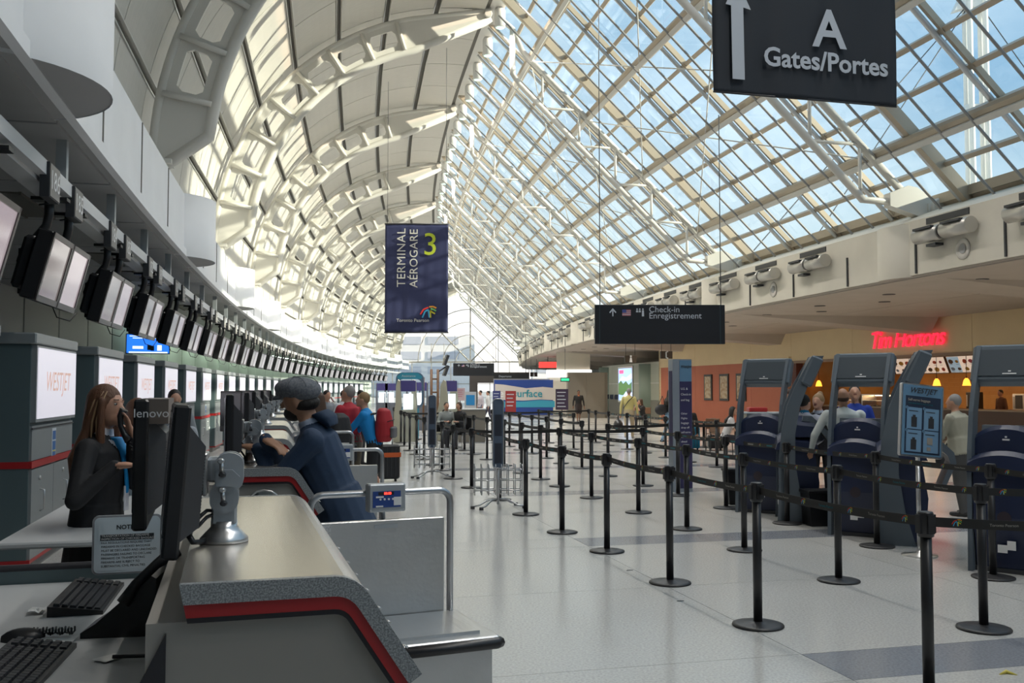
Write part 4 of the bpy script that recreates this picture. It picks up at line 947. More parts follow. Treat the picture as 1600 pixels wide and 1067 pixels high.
# ================================================================== QUEUE STANCHIONS AND BELTS
def stanchion():
    r = thing('queue_stanchion', 'x', 'stanchion', 0, 0)
    MB().lathe([(.175, 0), (.18, .006), (.178, .014), (.15, .021), (.05, .028), (.034, .034)], 28).obj('base', mat('stanchion base', (.022, .022, .024), .45), r)
    MB().lathe([(.031, .03), (.031, .89)], 14).obj('post', M_black, r)
    h = MB().lathe([(.036, .865), (.042, .87), (.042, .99), (.038, 1.0)], 16).box(-.05, .05, -.02, .02, .885, .985).box(-.02, .02, -.05, .05, .885, .985).obj('head', M_black, r)
    return r
M_belt = mat('black belt webbing', (.012, .011, .010), .55)
M_tealp = mat('teal belt print', (.0, .16, .20), .6); M_whp = mat('white belt print', (.30, .28, .25), .6)
rowsS = [(5.02, 'row beside the baggage scales', [(5.75, 5.21), (7.3, 5.2), (8.96, 5.2), (10.34, 5.12), (12.0, 5.09), (13.75, 5.1), (15.61, 5.0), (17.3, 4.94), (19.17, 4.98), (20.6, 4.95), (22.3, 4.95), (24.12, 4.94), (25.69, 4.89), (27.77, 4.89), (29.48, 4.89), (31.2, 4.9), (33, 4.9), (34.7, 4.9)]),
         (6.5, 'second row from the scales', [(5.28, 6.68), (7.03, 6.65), (8.7, 6.6), (10.25, 6.63), (11.85, 6.61), (13.69, 6.52), (15.5, 6.5), (16.83, 6.49), (18.24, 6.44), (20.1, 6.45), (22.0, 6.40), (23.84, 6.36), (25.41, 6.34), (27.0, 6.32), (28.52, 6.3), (30.3, 6.3)]),
         (7.9, 'third row, before the kiosks', [(6.83, 8.05), (8.59, 8.07), (10.42, 8.03), (12.04, 7.97), (13.7, 7.93), (15.3, 7.93), (17.2, 7.9), (19.04, 7.9), (20.5, 7.82), (22.14, 7.87), (23.79, 7.86), (25.4, 7.85), (27, 7.85), (28.6, 7.85), (30.3, 7.85)]),
         (9.36, 'fourth row from the scales', [(17.58, 9.3), (19.2, 9.36), (25.4, 9.36), (27.0, 9.36), (28.6, 9.36), (30.2, 9.36)]),
         (10.8, 'row nearest the food court', [(17.3, 10.6), (18.77, 10.79), (20.28, 10.75), (21.78, 10.74), (23.5, 10.8), (25.12, 10.81), (27.0, 10.81), (28.41, 10.79), (30.31, 11.05)])]
def add_belt(st, a, b, prints):
    """belt from stanchion st (head a) to head b, world points; child of st"""
    d = b-a; ln = d.length-.09; mb = MB(); N = 8; hw = .026; sag = .012*ln
    zf = lambda u: -sag*4*u*(1-u)
    vs = []
    for i in range(N+1):
        u = i/N; x = .045+ln*u
        vs += [(x, -.0012, -hw+zf(u)), (x, -.0012, hw+zf(u)), (x, .0012, hw+zf(u)), (x, .0012, -hw+zf(u))]
    fs = []
    for i in range(N):
        for j in range(4): fs.append((4*i+j, 4*i+(j+1) % 4, 4*i+4+(j+1) % 4, 4*i+4+j))
    mb.add(vs, fs); o = mb.obj('belt', M_belt, st, fix=False)
    ang = math.atan2(d.y, d.x)-st.rotation_euler[2]
    o.location = (0, 0, .945); o.rotation_euler = (0, 0, ang)
    if prints:
        # the printed side is the one towards the camera
        mid = (a+b)/2; n_ = Vector((d.y, -d.x)); side = 1 if n_.dot(Vector((-mid.x, -mid.y))) > 0 else -1
        k = 0; x = .16
        while x < ln-.08:
            z = zf((x-.045)/ln); y = -.0022 if side > 0 else .0022
            M = Matrix.Translation((x, y, z)) @ (Matrix.Rotation(math.pi/2, 4, 'X') if side > 0 else Matrix.Rotation(math.pi, 4, 'Z') @ Matrix.Rotation(math.pi/2, 4, 'X'))
            if k % 2 == 0: logo(o, M, .05)
            else:
                if prints > 1: text('belt_lettering', 'Toronto Pearson', .021, M_whp if k % 4 == 1 else M_tealp, o, M, .0003)
                else: MB().box(-.07, .07, -.008, .008, 0, .0005).obj('belt_print', M_tealp if k % 4 == 1 else M_whp, o, fix=False).matrix_local = M
            x += .24; k += 1
st0 = stanchion(); allst = {}; first = True
for (rr, nm, lst) in rowsS:
    for i, (s, r) in enumerate(lst):
        o = st0 if first else dup(st0); first = False
        allst[(rr, i)] = o
        o.location = L(s, r); o.rotation_euler = (0, 0, -th(s))
        tag(o, 'black stanchion, %s from the camera in the %s' % (ordn(i), nm), 'stanchion', 'queue stanchions')
# the foremost post, cut by the lower edge of the photo
pf = gnd(1452, 1094); o = dup(st0); o.location = pf; tag(o, 'black stanchion nearest the camera, its foot below the photo', 'stanchion', 'queue stanchions'); near = o
H = lambda o: Vector((o.location.x, o.location.y, .945))
add_belt(near, H(near), H(allst[(5.02, 0)]), 2)
o2 = dup(st0); o2.location = L(3.4, 6.9); tag(o2, 'black stanchion just outside the right edge, taking the foremost belt', 'stanchion', 'queue stanchions'); add_belt(near, H(near), H(o2), 2)
for (rr, nm, lst) in rowsS:
    for i in range(len(lst)-1):
        if abs(lst[i+1][0]-lst[i][0]) > 2.4: continue
        if rr == 5.02 and i in (9, 13): continue
        if rr == 7.9 and i == 6: continue
        a, b = allst[(rr, i)], allst[(rr, i+1)]
        add_belt(a, H(a), H(b), 2 if i < 2 else (1 if i < 6 else 0))
o3 = dup(st0); o3.location = L(5.0, 8.15); tag(o3, 'black stanchion outside the right edge, at the near end of the kiosk row', 'stanchion', 'queue stanchions')
add_belt(o3, H(o3), H(allst[(7.9, 0)]), 2)
add_belt(allst[(6.5, 0)], H(allst[(6.5, 0)]), H(o3), 2)
for (ra, ia, rb_, ib) in ((5.02, 6, 6.5, 6), (6.5, 6, 7.9, 5), (5.02, 13, 6.5, 14), (7.9, 13, 9.36, 4), (9.36, 5, 10.8, 8), (9.36, 0, 10.8, 0), (7.9, 6, 9.36, 0)):
    add_belt(allst[(ra, ia)], H(allst[(ra, ia)]), H(allst[(rb_, ib)]), 0)
# ================================================================== SELF-SERVICE KIOSKS
M_kgrey = mat('kiosk slate grey', (.10, .125, .15), .42); M_knavy = mat('kiosk navy', (.010, .018, .055), .38); M_kscr = mat('kiosk light screen', (.3, .4, .5), .3, emis=(.5, .65, .85), estr=.35)
def kiosk():
    r = thing('check_in_kiosk', 'x', 'kiosk', 0, 0)    # the user stands on the +x side
    cl = [(-.02, 0, .19), (-.06, .35, .13), (-.09, .75, .10), (-.07, 1.1, .085), (.00, 1.45, .08), (.10, 1.7, .075), (.22, 1.92, .075), (.30, 2.07, .07)]
    left = [(x-w_, z) for x, z, w_ in cl]; right = [(x+w_, z) for x, z, w_ in reversed(cl)]
    for y in (-.31, .27): MB().prism(left+right, y, y+.04).obj('side_fin', M_kgrey, r)
    Tm = Matrix.Translation((.20, 0, 1.88)) @ Matrix.Rotation(math.radians(24), 4, 'Y')
    h = MB().bbox(-.045, .095, -.345, .345, -.18, .20, .02, 0, Tm).obj('header_panel', M_kgrey, r)
    MB().box(-.055, -.045, -.27, .27, -.13, .14, 0, Tm).box(.095, .10, -.27, .27, -.14, .16, 0, Tm).obj('header_inset', mat('kiosk inset', (.055, .07, .085), .45), h)
    MB().box(-.058, -.055, -.06, .06, -.115, -.105, 0, Tm).box(-.058, -.055, -.012, .012, -.09, -.078, 0, Tm).obj('header_mark', M_wtxt, h)
    # navy pod: tapered plinth, two domed hoods
    MB().prism([(-.10, 0), (.26, 0), (.30, .5), (.24, .92), (-.16, .92), (-.18, .5)], -.26, .26).obj('plinth', M_knavy, r)
    MB().prism([(-.12, 0), (.28, 0), (.28, .04), (-.12, .04)], -.27, .27).obj('foot', M_dark, r)
    for (x0, x1, z0, z1, nm) in ((-.22, .30, .90, 1.10, 'lower_hood'), (-.06, .30, 1.06, 1.33, 'upper_hood')):
        mb = MB(); N = 12
        for i in range(N+1):
            u = -1+2*i/N; zz = z0+.03+(z1-z0-.03)*math.sqrt(max(0, 1-.75*u*u)); y = .30*u
            mb.v += [(x0, y, z0), (x0+.02, y, zz-.04), (x0+.07, y, zz), (x1-.05, y, zz-.02), (x1, y, z0)]
        for i in range(N):
            for j in range(5): mb.f.append((5*i+j, 5*i+(j+1) % 5, 5*i+5+(j+1) % 5, 5*i+5+j)); mb.m.append(0); mb.sm.append(False)
        mb.f += [(0, 1, 2, 3, 4), tuple(reversed([5*N+j for j in range(5)]))]; mb.m += [0, 0]; mb.sm += [False, False]
        mb.obj(nm, M_knavy, r)
    MB().box(-.068, -.060, -.03, .03, 1.19, 1.205).box(-.07, -.060, -.008, .008, 1.215, 1.23).obj('hood_mark', M_wtxt, r)
    # user side: sloping console with a grey surround
    MB().prism([(.10, 1.26), (.20, 1.25), (.50, .95), (.52, .88), (.42, .62), (.46, .60), (.58, .88), (.56, .99), (.22, 1.32), (.12, 1.32)], -.25, .25).obj('console_surround', M_kgrey, r)
    MB().prism([(.20, 1.285), (.50, .99), (.51, .998), (.21, 1.293)], -.19, .19).obj('touch_screen', mat('kiosk screen', (.02, .03, .05), .15), r)
    MB().box(-.188, -.181, -.09, -.02, .22, .30).box(-.187, -.180, -.02, .06, .19, .26).obj('white_sticker', M_wtxt, r)
    MB().lathe([(.05, 0), (.06, .006)], 16, M=Matrix.Translation((-.178, 0, .50)) @ Matrix.Rotation(-math.pi/2, 4, 'Y')).obj('speaker_disc', mat('kiosk disc', (.03, .02, .03), .5), r)
    return r
k0 = kiosk()
KS = [((1345, 836), math.pi/2-.62, 'navy and slate check-in kiosk seen from behind, in front of the white-shirted man'), ((1580, 893), math.pi/2-.72, 'navy check-in kiosk seen from behind at the right edge of the photo'),
      ((1192, 800), math.pi/2-.58, 'farthest navy check-in kiosk seen from behind, beside the brick-red wall'), ((1240, 812), -.22, 'curved slate kiosk seen side-on, left of the group of staff'), ((1402, 846), -.32, 'curved slate kiosk seen side-on behind the tilted airline notice')]
for i, (p, yw, lb) in enumerate(KS):
    o = k0 if i == 0 else dup(k0); g = gnd(*p); s_, _ = sr(g.x, g.y); o.location = g; o.rotation_euler = (0, 0, yw); tag(o, lb, 'kiosk', 'blue check-in kiosks')
# airline notice on a pole
M_wj = mat('notice pale blue', (.13, .26, .40), .5); M_wjd = mat('notice navy', (.02, .035, .07), .5); M_wjl = mat('notice light blue', (.18, .33, .50), .5)
g = gnd(1437, 868); an = tag(empty('airline_notice', g, .20), 'tilted pale blue airline notice board on a steel pole beside the kiosks', 'notice')
MB().lathe([(.17, 0), (.17, .012), (.03, .03), (.03, .05)], 24).obj('base', M_alu, an)
MB().tube([(0, 0, .03), (0, 0, 1.0)], .022, 10).obj('pole', M_alu, an)
Tm = Matrix.Translation((.03, -.02, 1.34)) @ Matrix.Rotation(math.radians(-4), 4, 'X') @ Matrix.Rotation(math.radians(6), 4, 'Y')
def abox(x0, x1, z0, z1, y, m, nm): return MB().box(x0, x1, y-.003, y, z0, z1, 0, Tm).obj(nm, m, abd, fix=False)
abd = MB().prism(rrect(-.235, .235, -.365, .365, .02), -.02, .02, M=Tm).obj('notice_frame', M_alu, an)
abox(-.22, .22, -.35, .35, -.021, M_wj, 'notice_face'); abox(-.19, .20, -.33, .24, -.024, M_wjd, 'dark_field')
TT = lambda x, z, y=-.032: Tm @ TM(x, y, z)
text('notice_heading', 'WESTJET', .075, M_dark, abd, TT(-.005, .295), .0005, .35, bold=.001)
text('notice_lettering', 'Self-serve baggage', .034, M_whp, abd, TT(-.17, .20), .0004, align='LEFT', bold=.001); text('notice_lettering', 'Follow these steps to check your bags', .018, M_tealp, abd, TT(-.17, .165), .0004, align='LEFT')
for i in range(4):
    x = -.175+.19*(i % 2); z = -.09 if i < 2 else -.315
    abox(x, x+.165, z, z+.215, -.027, M_wjl, 'step_panel')
    MB().lathe([(.016, 0), (.016, .002)], 12, M=Tm @ Matrix.Translation((x, -.028, z+.21)) @ Matrix.Rotation(math.pi/2, 4, 'X')).obj('step_disc', M_wj, abd)
    text('step_number', str(i+1), .022, M_dark, abd, TT(x, z+.21, -.034), .0003)
    abox(x+.02, x+.12, z+.175, z+.183, -.029, M_dark, 'step_line')
    if i < 3: abox(x+.05, x+.11, z+.02, z+.12, -.030, M_dark, 'suitcase_drawing'); abox(x+.065, x+.095, z+.12, z+.14, -.0295, M_dark, 'suitcase_handle')
    else: abox(x+.04, x+.10, z+.08, z+.15, -.030, M_whp, 'ticket_drawing'); abox(x+.04, x+.08, z+.02, z+.055, -.030, M_whp, 'ticket_drawing')
# slim totem with text, between the queue and the brick wall
g = gnd(1064, 768); tt = tag(empty('airline_totem', g, .30), 'tall slim airline information totem between the belts and the red wall', 'totem')
MB().box(-.17, .17, -.08, .08, 0, 2.14).obj('totem_body', mat('totem silver', (.34, .38, .43), .4, .4), tt)
MB().box(-.05, .165, -.086, -.08, .06, 2.10).obj('front_face', mat('totem violet', (.035, .03, .10), .5), tt); MB().box(-.05, .165, -.087, -.08, 1.78, 2.12).obj('top_panel', M_wj, tt)
MB().box(-.176, -.17, -.06, .05, .7, 1.95).obj('side_face', MATS['totem violet'], tt)
text('totem_heading', 'WestJet', .06, M_dark, tt, TM(.058, -.092, 2.02), .0005, .3, bold=.001)
for i, tx in enumerate(('U.S. &', 'Check-in', 'and bag')): text('totem_lettering', tx, .05, M_wtxt, tt, TM(-.035, -.092, 1.66-.09*i), .0005, align='LEFT')
for i, tx in enumerate(('Other', 'Flights', 'baggage', 'drop off', 'self-serve', 'kiosks', 'ahead')): text('totem_lettering', tx, .045, M_wtxt, tt, TM(-.035, -.092, 1.26-.075*i), .0005, align='LEFT')
MB().box(-.02, .05, -.09, -.087, .68, .692).prism([(-.035, .686), (0, .72), (.01, .715), (-.01, .686), (.01, .657), (0, .652)], -.09, -.087).obj('arrow', M_wtxt, tt)
# bag sizers
def sizer(lbl, px, py, topz, yw):
    r = tag(empty('bag_sizer', gnd(px, py), yw), lbl, 'bag sizer')
    MB().prism(rrect(-.075, .075, .55, topz, .05), -.03, .03).obj('sign_column', mat('sizer slate', (.07, .10, .15), .5), r)
    MB().tube([(x, -.03, z) for x, z in rrect(-.075, .075, .55, topz, .05)], .008, 6, closed=True).obj('column_rim', M_alu, r)
    MB().box(-.05, .05, -.034, -.03, 1.0, 1.3).box(-.05, .05, -.034, -.03, .62, .9).obj('column_panel', mat('sizer dark', (.02, .025, .04), .4), r)
    MB().tube([(0, 0, .05), (0, 0, .6)], .02, 8).obj('pole', M_alu, r)
    for sx in (-1, 1):
        b = MB(); x0 = sx*.04; x1 = sx*.33
        for z in (.25, .39, .53): b.tube([(x0, -.12, z), (x1, -.12, z), (x1, .12, z), (x0, .12, z)], .008, 5, closed=True)
        for i in range(4):
            x = x0+(x1-x0)*i/3
            b.tube([(x, -.12, .19), (x, -.12, .58), (x, -.10, .61)], .008, 5); b.tube([(x, .12, .19), (x, .12, .58), (x, .10, .61)], .008, 5); b.tube([(x, -.12, .19), (x, .12, .19)], .008, 5)
        b.obj('wire_basket', M_tube, r)
    for (dx, dy) in ((-.36, -.12), (-.25, -.26), (.36, -.12), (.28, .26)):
        MB().tube([(0, 0, .12), (dx*.4, dy*.4, .11), (dx*.75, dy*.75, .045), (dx, dy, .03)], .014, 6).obj('leg', M_tube, r)
        MB().lathe([(.03, 0), (.03, .04)], 10, c=(dx, dy)).obj('castor', M_dark, r)
sizer('grey bag sizer with wire baskets, right of the luggage scales', 778, 793, 1.52, .1); sizer('bag sizer with wire baskets, farther and left of the other one', 675, 746, 1.54, .05)
# bins
def bin_(lbl, px, py, w_=.17, h_=.52):
    r = tag(empty('waste_bin', gnd(px, py), .1), lbl, 'waste bin')
    MB().prism([(-w_*.85, 0), (w_*.85, 0), (w_, h_-.03), (-w_, h_-.03)], -w_*.8, w_*.8).obj('bin_body', M_blackm, r)
    MB().bbox(-w_-.015, w_+.015, -w_*.8-.015, w_*.8+.015, h_-.03, h_+.01, .008).obj('rim', M_black, r); MB().box(-w_*.9, w_*.9, -w_*.7, w_*.7, h_-.02, h_+.014).obj('opening', M_dark, r)
bin_('black waste bin between the two nearest blue kiosks', 1279, 820, .17, .42); bin_('black waste bin left of the farthest blue kiosk', 1150, 787, .16, .50)
bt_ = MB(); bt_.tube([(-.05, 0, 0), (0, .02, .012), (.05, -.01, 0)], [.004, .012, .003], 6); o = bt_.obj('wrapper', mat('yellow wrapper', (.6, .5, .08), .6)); o.location = gnd(1575, 1054); tag(o, 'small yellow and white wrapper on the floor at the lower right', 'litter')
for (px, py, lb) in ((984, 891, 'small dark scrap on the floor near the middle post'), (1063, 939, 'tiny dark scrap on the floor below the middle post')):
    o = MB().prism([(-.03, -.008), (.0, -.01), (.03, .002), (.01, .008), (-.02, .003)], 0, .004, 'z').obj('floor_scrap', M_dark); o.location = gnd(px, py); tag(o, lb, 'litter')
# ================================================================== FOOD COURT
W = lambda x, y, z=0: wr.matrix_world @ Vector((x, y, z))
bpy.context.view_layer.update()
M_tan = mat('tan brick wall', (.34, .185, .06), .7, noise=(1.5, (.42, .27, .12), .3, .7))
cf = MB().box(4.6, 4.8, -22, TO, 0, 2.95).box(0, 4.8, TO, TO+.2, 0, 2.95).obj('shop_wall', M_tan, wr)
tl = MB()
tiles = MB().box(-.006, 0, .006, .594, .005, .145).mesh('wall_tile', mat('tan tile', (.38, .21, .07), .6, noise=(1, (.28, .14, .045), .3, .7)))
for j in range(8):
    for i in range(26): inst(tiles, 'wall_tile', wr, (4.6, -3+.6*i+(.3 if j % 2 else 0), 1.45+.15*j))
ceil_ = MB().box(.25, 4.8, -22, TO, 2.92, 3.0).obj('shop_ceiling', mat('shop ceiling', (.25, .2, .15), .7), wr)
def wthing(name, lb, cat, x, y, z=0, grp=None): return tag(empty(name, W(x, y, z), -WH), lb, cat, grp)
sgn = wthing('shop_sign', 'glowing red script shop sign on the beige wall', 'sign', -.05, 4.95, 3.28)
M_neon = mat('red neon', (.6, .01, .03), .4, emis=(1, .02, .06), estr=.62)
text('sign_lettering', 'Tim Hortons', .80, M_neon, sgn, TM(-.04, .02, 0, '-x'), .02, .28, space=.88, bold=.005)
MB().tube([(.0, 1.64, .30), (.0, 1.1, .36)], .035, 8).obj('sign_stroke', M_neon, sgn)
pl0 = None
for k in range(9):
    if k == 0:
        pl0 = wthing('pendant_lamp', 'x', 'pendant lamp', 1, 0)
        MB().lathe([(.125, 1.76), (.118, 1.80), (.085, 1.93), (.045, 1.985), (.03, 2.0)], 20).obj('lamp_shade', mat('amber glass', (.8, .4, .1), .4, emis=(1, .33, .03), estr=1.5), pl0)
        MB().lathe([(.09, 1.765), (.10, 1.775)], 14).obj('bulb', mat('warm bulb', (1, .9, .6), .4, emis=(1, .6, .25), estr=5), pl0)
        MB().tube([(0, 0, 2.0), (0, 0, 2.92)], .008, 6).lathe([(.03, 2.0), (.012, 2.05)], 10).obj('cord', M_black, pl0)
    o = pl0 if k == 0 else dup(pl0); o.location = W(1.0, 11.75-1.38*k)
    tag(o, 'small amber glass pendant lamp over the shop counter, %s from its left end' % ordn(k), 'pendant lamp', 'amber pendant lamps')
for k in range(8):
    mb_s = wthing('menu_board', 'lit menu board above the shop counter, %s from the left' % ordn(k), 'menu board', 2.4, 11.2-1.48*k, 2.5, 'menu boards')
    Tm = Matrix.Rotation(math.radians(-22), 4, 'Y')
    MB().box(-.03, .03, -.70, .70, -.32, .32, 0, Tm).obj('board_frame', mat('menu frame', (.10, .06, .04), .5), mb_s)
    fce = MB().box(-.036, -.03, -.67, .67, -.29, .29, 0, Tm).obj('board_face', mat('menu paper', (.6, .5, .42), .5, emis=(.9, .72, .58), estr=.25), mb_s)
    cl_ = [(.55, .10, .05), (.5, .3, .05), (.12, .06, .03), (.25, .35, .5), (.5, .12, .2)]
    rnd = random.Random(k)
    if k % 3 == 1: MB().box(-.040, -.037, .1, .66, -.28, .28, 0, Tm).obj('print_field', mat('menu blue', (.3, .42, .5), .5, emis=(.5, .7, .85), estr=.15), fce, fix=False)
    for q in range(8):
        yy = -.50+.33*(q % 4)+rnd.random()*.06; zz = -.16+.27*(q//4); w_ = .07+.06*rnd.random()
        n_ = 7; pts = [(yy+w_*math.cos(6.283*a/n_)*(.8+.4*rnd.random()), zz+.7*w_*math.sin(6.283*a/n_)) for a in range(n_)]
        MB().prism(pts, -.044, -.041, 'x', 0, Tm).obj('menu_picture', mat('menu print %d' % (q % 5), cl_[q % 5], .6), fce, fix=False)
        MB().box(-.043, -.041, yy-.07, yy+.07, zz-.11, zz-.10, 0, Tm).obj('menu_line', M_dark, fce, fix=False)
    MB().tube([(0, -.5, .25), (0, -.5, .46)], .01, 5).tube([(0, .5, .25), (0, .5, .46)], .01, 5).obj('hanger', M_dark, mb_s)
shc = wthing('shop_counter', 'long dark shop counter under the amber lamps', 'counter', 0, 0)
MB().box(.9, 1.5, -8, 11.6, 0, .98).obj('counter_body', mat('dark wood', (.08, .035, .02), .5), shc); MB().box(.85, 1.55, -8, 11.65, .98, 1.03).obj('counter_top', mat('counter tan', (.35, .25, .16), .3), shc)
for k, (y0, y1) in enumerate(((5.2, 6.9), (7.1, 8.8), (9.0, 10.7))):
    dc = wthing('display_case', 'lit glass pastry case on the shop counter, %s from the right' % ordn(k), 'display case', 1.2, y0, 1.03, 'pastry cases')
    MB().box(-.3, .3, 0, .03, 0, .42).box(-.3, .3, y1-y0-.03, y1-y0, 0, .42).box(-.3, .3, 0, y1-y0, .40, .43).obj('case_frame', M_alu, dc); MB().box(-.28, .28, .03, y1-y0-.03, .2, .21).obj('shelf', M_alu, dc)
    MB().box(.2, .25, .1, y1-y0-.1, .37, .39).obj('case_lamp', mat('case lamp', (1, .8, .5), .5, emis=(1, .62, .30), estr=7), dc)
    MB().add([(-.3, .03, 0), (-.3, y1-y0-.03, 0), (-.3, y1-y0-.03, .4), (-.3, .03, .4)], [(0, 1, 2, 3)]).obj('glass_front', M_clear, dc, fix=False)
    pr = MB()
    for q in range(14): pr.lathe([(.03, 0), (.055, .02), (.04, .045), (.01, .05)], 8, c=(-.15+.12*(q % 2), .15+(y1-y0-.3)*q/14))
    tag(pr.obj('pastry', mat('pastry', (.5, .24, .07), .6), dc), kind='stuff')
M_inox = MATS['brushed steel']
for k, (y, w_, h_, m_, nm, lb, x_) in enumerate(((4.0, .5, .55, M_inox, 'coffee_machine', 'steel coffee brewer behind the older man in the beige jacket', 3.6), (3.1, .45, .5, M_black, 'coffee_machine', 'black coffee brewer left of the right-hand kiosk', 3.6), (2.0, .5, .42, M_inox, 'toaster', 'steel toaster on the back counter under the shelf', 3.6), (.9, .5, .4, mat('red plastic', (.4, .02, .02), .4), 'bin_box', 'red box on the back counter of the shop', 3.6), (6.2, .4, .6, M_black, 'coffee_machine', 'black coffee urn behind the airline notice', 3.6), (8.8, .5, .4, M_inox, 'toaster', 'steel oven on the back counter behind the pastry cases', 3.6), (1.4, .6, .34, M_alu, 'microwave', 'grey microwave on the shop shelf at the right', 4.25))):
    z0 = .95 if nm != 'microwave' else 1.62
    a = wthing(nm, lb, nm.replace('_', ' '), x_, y, z0); MB().bbox(-.2, .2, -w_/2, w_/2, 0, h_, .02).obj('casing', m_, a)
    MB().box(-.21, -.2, -w_/2+.05, w_/2-.14, .06, h_-.05).obj('door', M_dark, a); MB().box(-.215, -.2, w_/2-.1, w_/2-.04, .1, h_-.1).obj('control_panel', M_arm, a)
bc = wthing('back_counter', 'back counter of the coffee shop', 'counter', 0, 0); MB().box(3.3, 4.55, -6, 11.6, 0, .9).obj('counter_body', MATS['dark wood'], bc); MB().box(3.25, 4.58, -6, 11.65, .9, .95).obj('counter_top', MATS['counter tan'], bc)
sh = wthing('wall_shelf', 'wall shelf with tins in the coffee shop', 'shelf', 0, 0); MB().box(4.0, 4.58, -1, 3.6, 1.58, 1.62).obj('shelf_board', MATS['dark wood'], sh)
for q in range(3): MB().prism([(4.58, 1.58), (4.58, 1.4), (4.2, 1.58)], -.8+1.9*q, -.76+1.9*q).obj('bracket', M_dark, sh)
rnd = random.Random(3)
for q in range(7):
    t = wthing('coffee_tin', 'small tin on the shop wall shelf, %s from the right' % ordn(q), 'tin', 4.3, 2.0+.22*q, 1.62, 'tins on the shop shelf')
    hh = .14+.10*rnd.random(); MB().lathe([(.07, 0), (.07, hh), (.06, hh+.01)], 12).obj('tin_body', mat('tin %d' % (q % 3), [(.3, .05, .03), (.1, .05, .03), (.35, .2, .08)][q % 3], .4), t); MB().lathe([(.073, hh), (.073, hh+.02)], 12).obj('lid', M_alu, t)
for q in range(10):
    t = wthing('paper_cup', 'stack of paper cups on the back counter, %s from the right' % ordn(q), 'cups', 3.5, 1.5+.1*q-.9, .95, 'cup stacks on the back counter'); MB().lathe([(.03, 0), (.04, .12), (.042, .25), (.04, .26)], 10).obj('cup_stack', mat('cup tan', (.45, .36, .28), .6), t)
# warm light of the shop
for k in range(4):
    ld = bpy.data.lights.new('shop_light', 'AREA'); ld.energy = 16; ld.color = (1, .56, .24); ld.shape = 'RECTANGLE'; ld.size = .5; ld.size_y = 1.6
    lo = bpy.data.objects.new('shop_light', ld); COL.objects.link(lo); lo.location = W(2.9, 10-3.0*k, 2.88); lo.rotation_euler = (0, 0, -WH)
# framed pictures on the red wall
for k, (a, b) in enumerate(((1101, 1113), (1125, 1139), (1151, 1166))):
    def tt_(px):
        u = (px-800)/1500.; return (14.2-26.6*u)/(.252+.968*u)
    t1, t0 = tt_(a), tt_(b)
    p = wthing('framed_picture', ('left', 'middle', 'right')[k]+' of the three narrow framed prints on the brick-red wall', 'picture', -.03, (t0+t1)/2, 1.12, 'narrow framed prints')
    w_ = (t1-t0)/2
    MB().box(-.02, .03, -w_, w_, 0, 1.22).obj('frame', M_dark, p); MB().box(-.024, -.02, -w_+.1, w_-.1, .1, 1.12).obj('print', mat('print cream', (.45, .38, .28), .6, noise=(7, (.30, .20, .12), .45, .6)), p)
# tables, chairs, cases by the red wall
M_wood = mat('brown table wood', (.16, .08, .04), .45)
def table(lb, px, py):
    t = tag(empty('cafe_table', gnd(px, py), .2), lb, 'table'); MB().bbox(-.4, .4, -.35, .35, .70, .74, .01).obj('tabletop', M_wood, t); MB().lathe([(.25, 0), (.25, .02), (.04, .05), (.035, .70)], 16).obj('pedestal', M_dark, t)
def chair(lb, px, py, yw):
    t = tag(empty('cafe_chair', gnd(px, py), yw), lb, 'chair')
    MB().bbox(-.2, .2, -.2, .2, .43, .46, .015).obj('seat', M_wood, t); MB().bbox(-.2, .2, .19, .22, .58, .86, .012).obj('backrest', M_wood, t)
    for (x, y, h_) in ((-.18, -.18, .44), (.18, -.18, .44), (-.18, .2, .85), (.18, .2, .85)): MB().tube([(x*1.08, y*1.08, 0), (x, y, h_)], .014, 6).obj('leg', M_dark, t)
table('brown table where the girl in white sits', 1150, 706); table('brown table beside the dark-haired man at the red wall', 1100, 699)
chair('brown chair at the table by the red wall, seen behind the belts', 1118, 703, 2.6); chair('brown chair under the girl in white', 1128, 712, 1.9); chair('empty brown chair left of the recycling unit', 1172, 714, -.6)
chair('chair of the seated woman near the light box', 1008, 668, -.4)
ru = tag(empty('recycling_unit', gnd(1191, 727), -.2), 'beige recycling unit with two round openings by the red wall', 'recycling bin')
MB().bbox(-.48, .48, -.3, .3, 0, 1.12, .02).obj('cabinet_body', mat('recycling beige', (.36, .33, .27), .5), ru)
MB().bbox(-.5, .5, -.32, .32, 1.12, 1.16, .01).obj('top', M_arm, ru); MB().box(-.48, .48, -.305, -.3, .68, .70).obj('seam', M_dark, ru)
for x in (-.1, .22): MB().lathe([(.10, 0), (.10, .01)], 18, M=Matrix.Translation((x, -.30, .88)) @ Matrix.Rotation(math.pi/2, 4, 'X')).obj('round_opening', M_blackm, ru)
rt_ = tag(empty('red_tray', ru.location+Vector((-.1, 0, 1.16)), 0), 'red plastic tray on the recycling unit', 'tray'); MB().bbox(-.2, .2, -.14, .14, 0, .10, .02).obj('tray', MATS['red plastic'], rt_)
def suitcase(name, lb, px, py, col, h_, w_, d_, yw=0., z=0.):
    t = tag(empty(name, gnd(px, py) if z == 0 else at(px, py, z), yw), lb, 'luggage')
    MB().bbox(-w_/2, w_/2, -d_/2, d_/2, .05, h_, .03).obj('shell', mat(name+' '+lb[:12], col, .5), t)
    for i in range(4): MB().box(-w_/2+.04+i*(w_-.1)/3.4, -w_/2+.05+i*(w_-.1)/3.4, -d_/2-.006, -d_/2, .1, h_-.05).obj('rib', M_dark, t)
    for sx in (-1, 1): MB().lathe([(.02, 0), (.025, .025), (.02, .05)], 8, c=(sx*(w_/2-.05), 0)).obj('wheel', M_black, t)
    MB().tube([(-w_/4, d_/3, h_), (-w_/4, d_/3, h_+.1), (w_/4, d_/3, h_+.1), (w_/4, d_/3, h_)], .01, 6).obj('handle', M_dark, t)
    return t
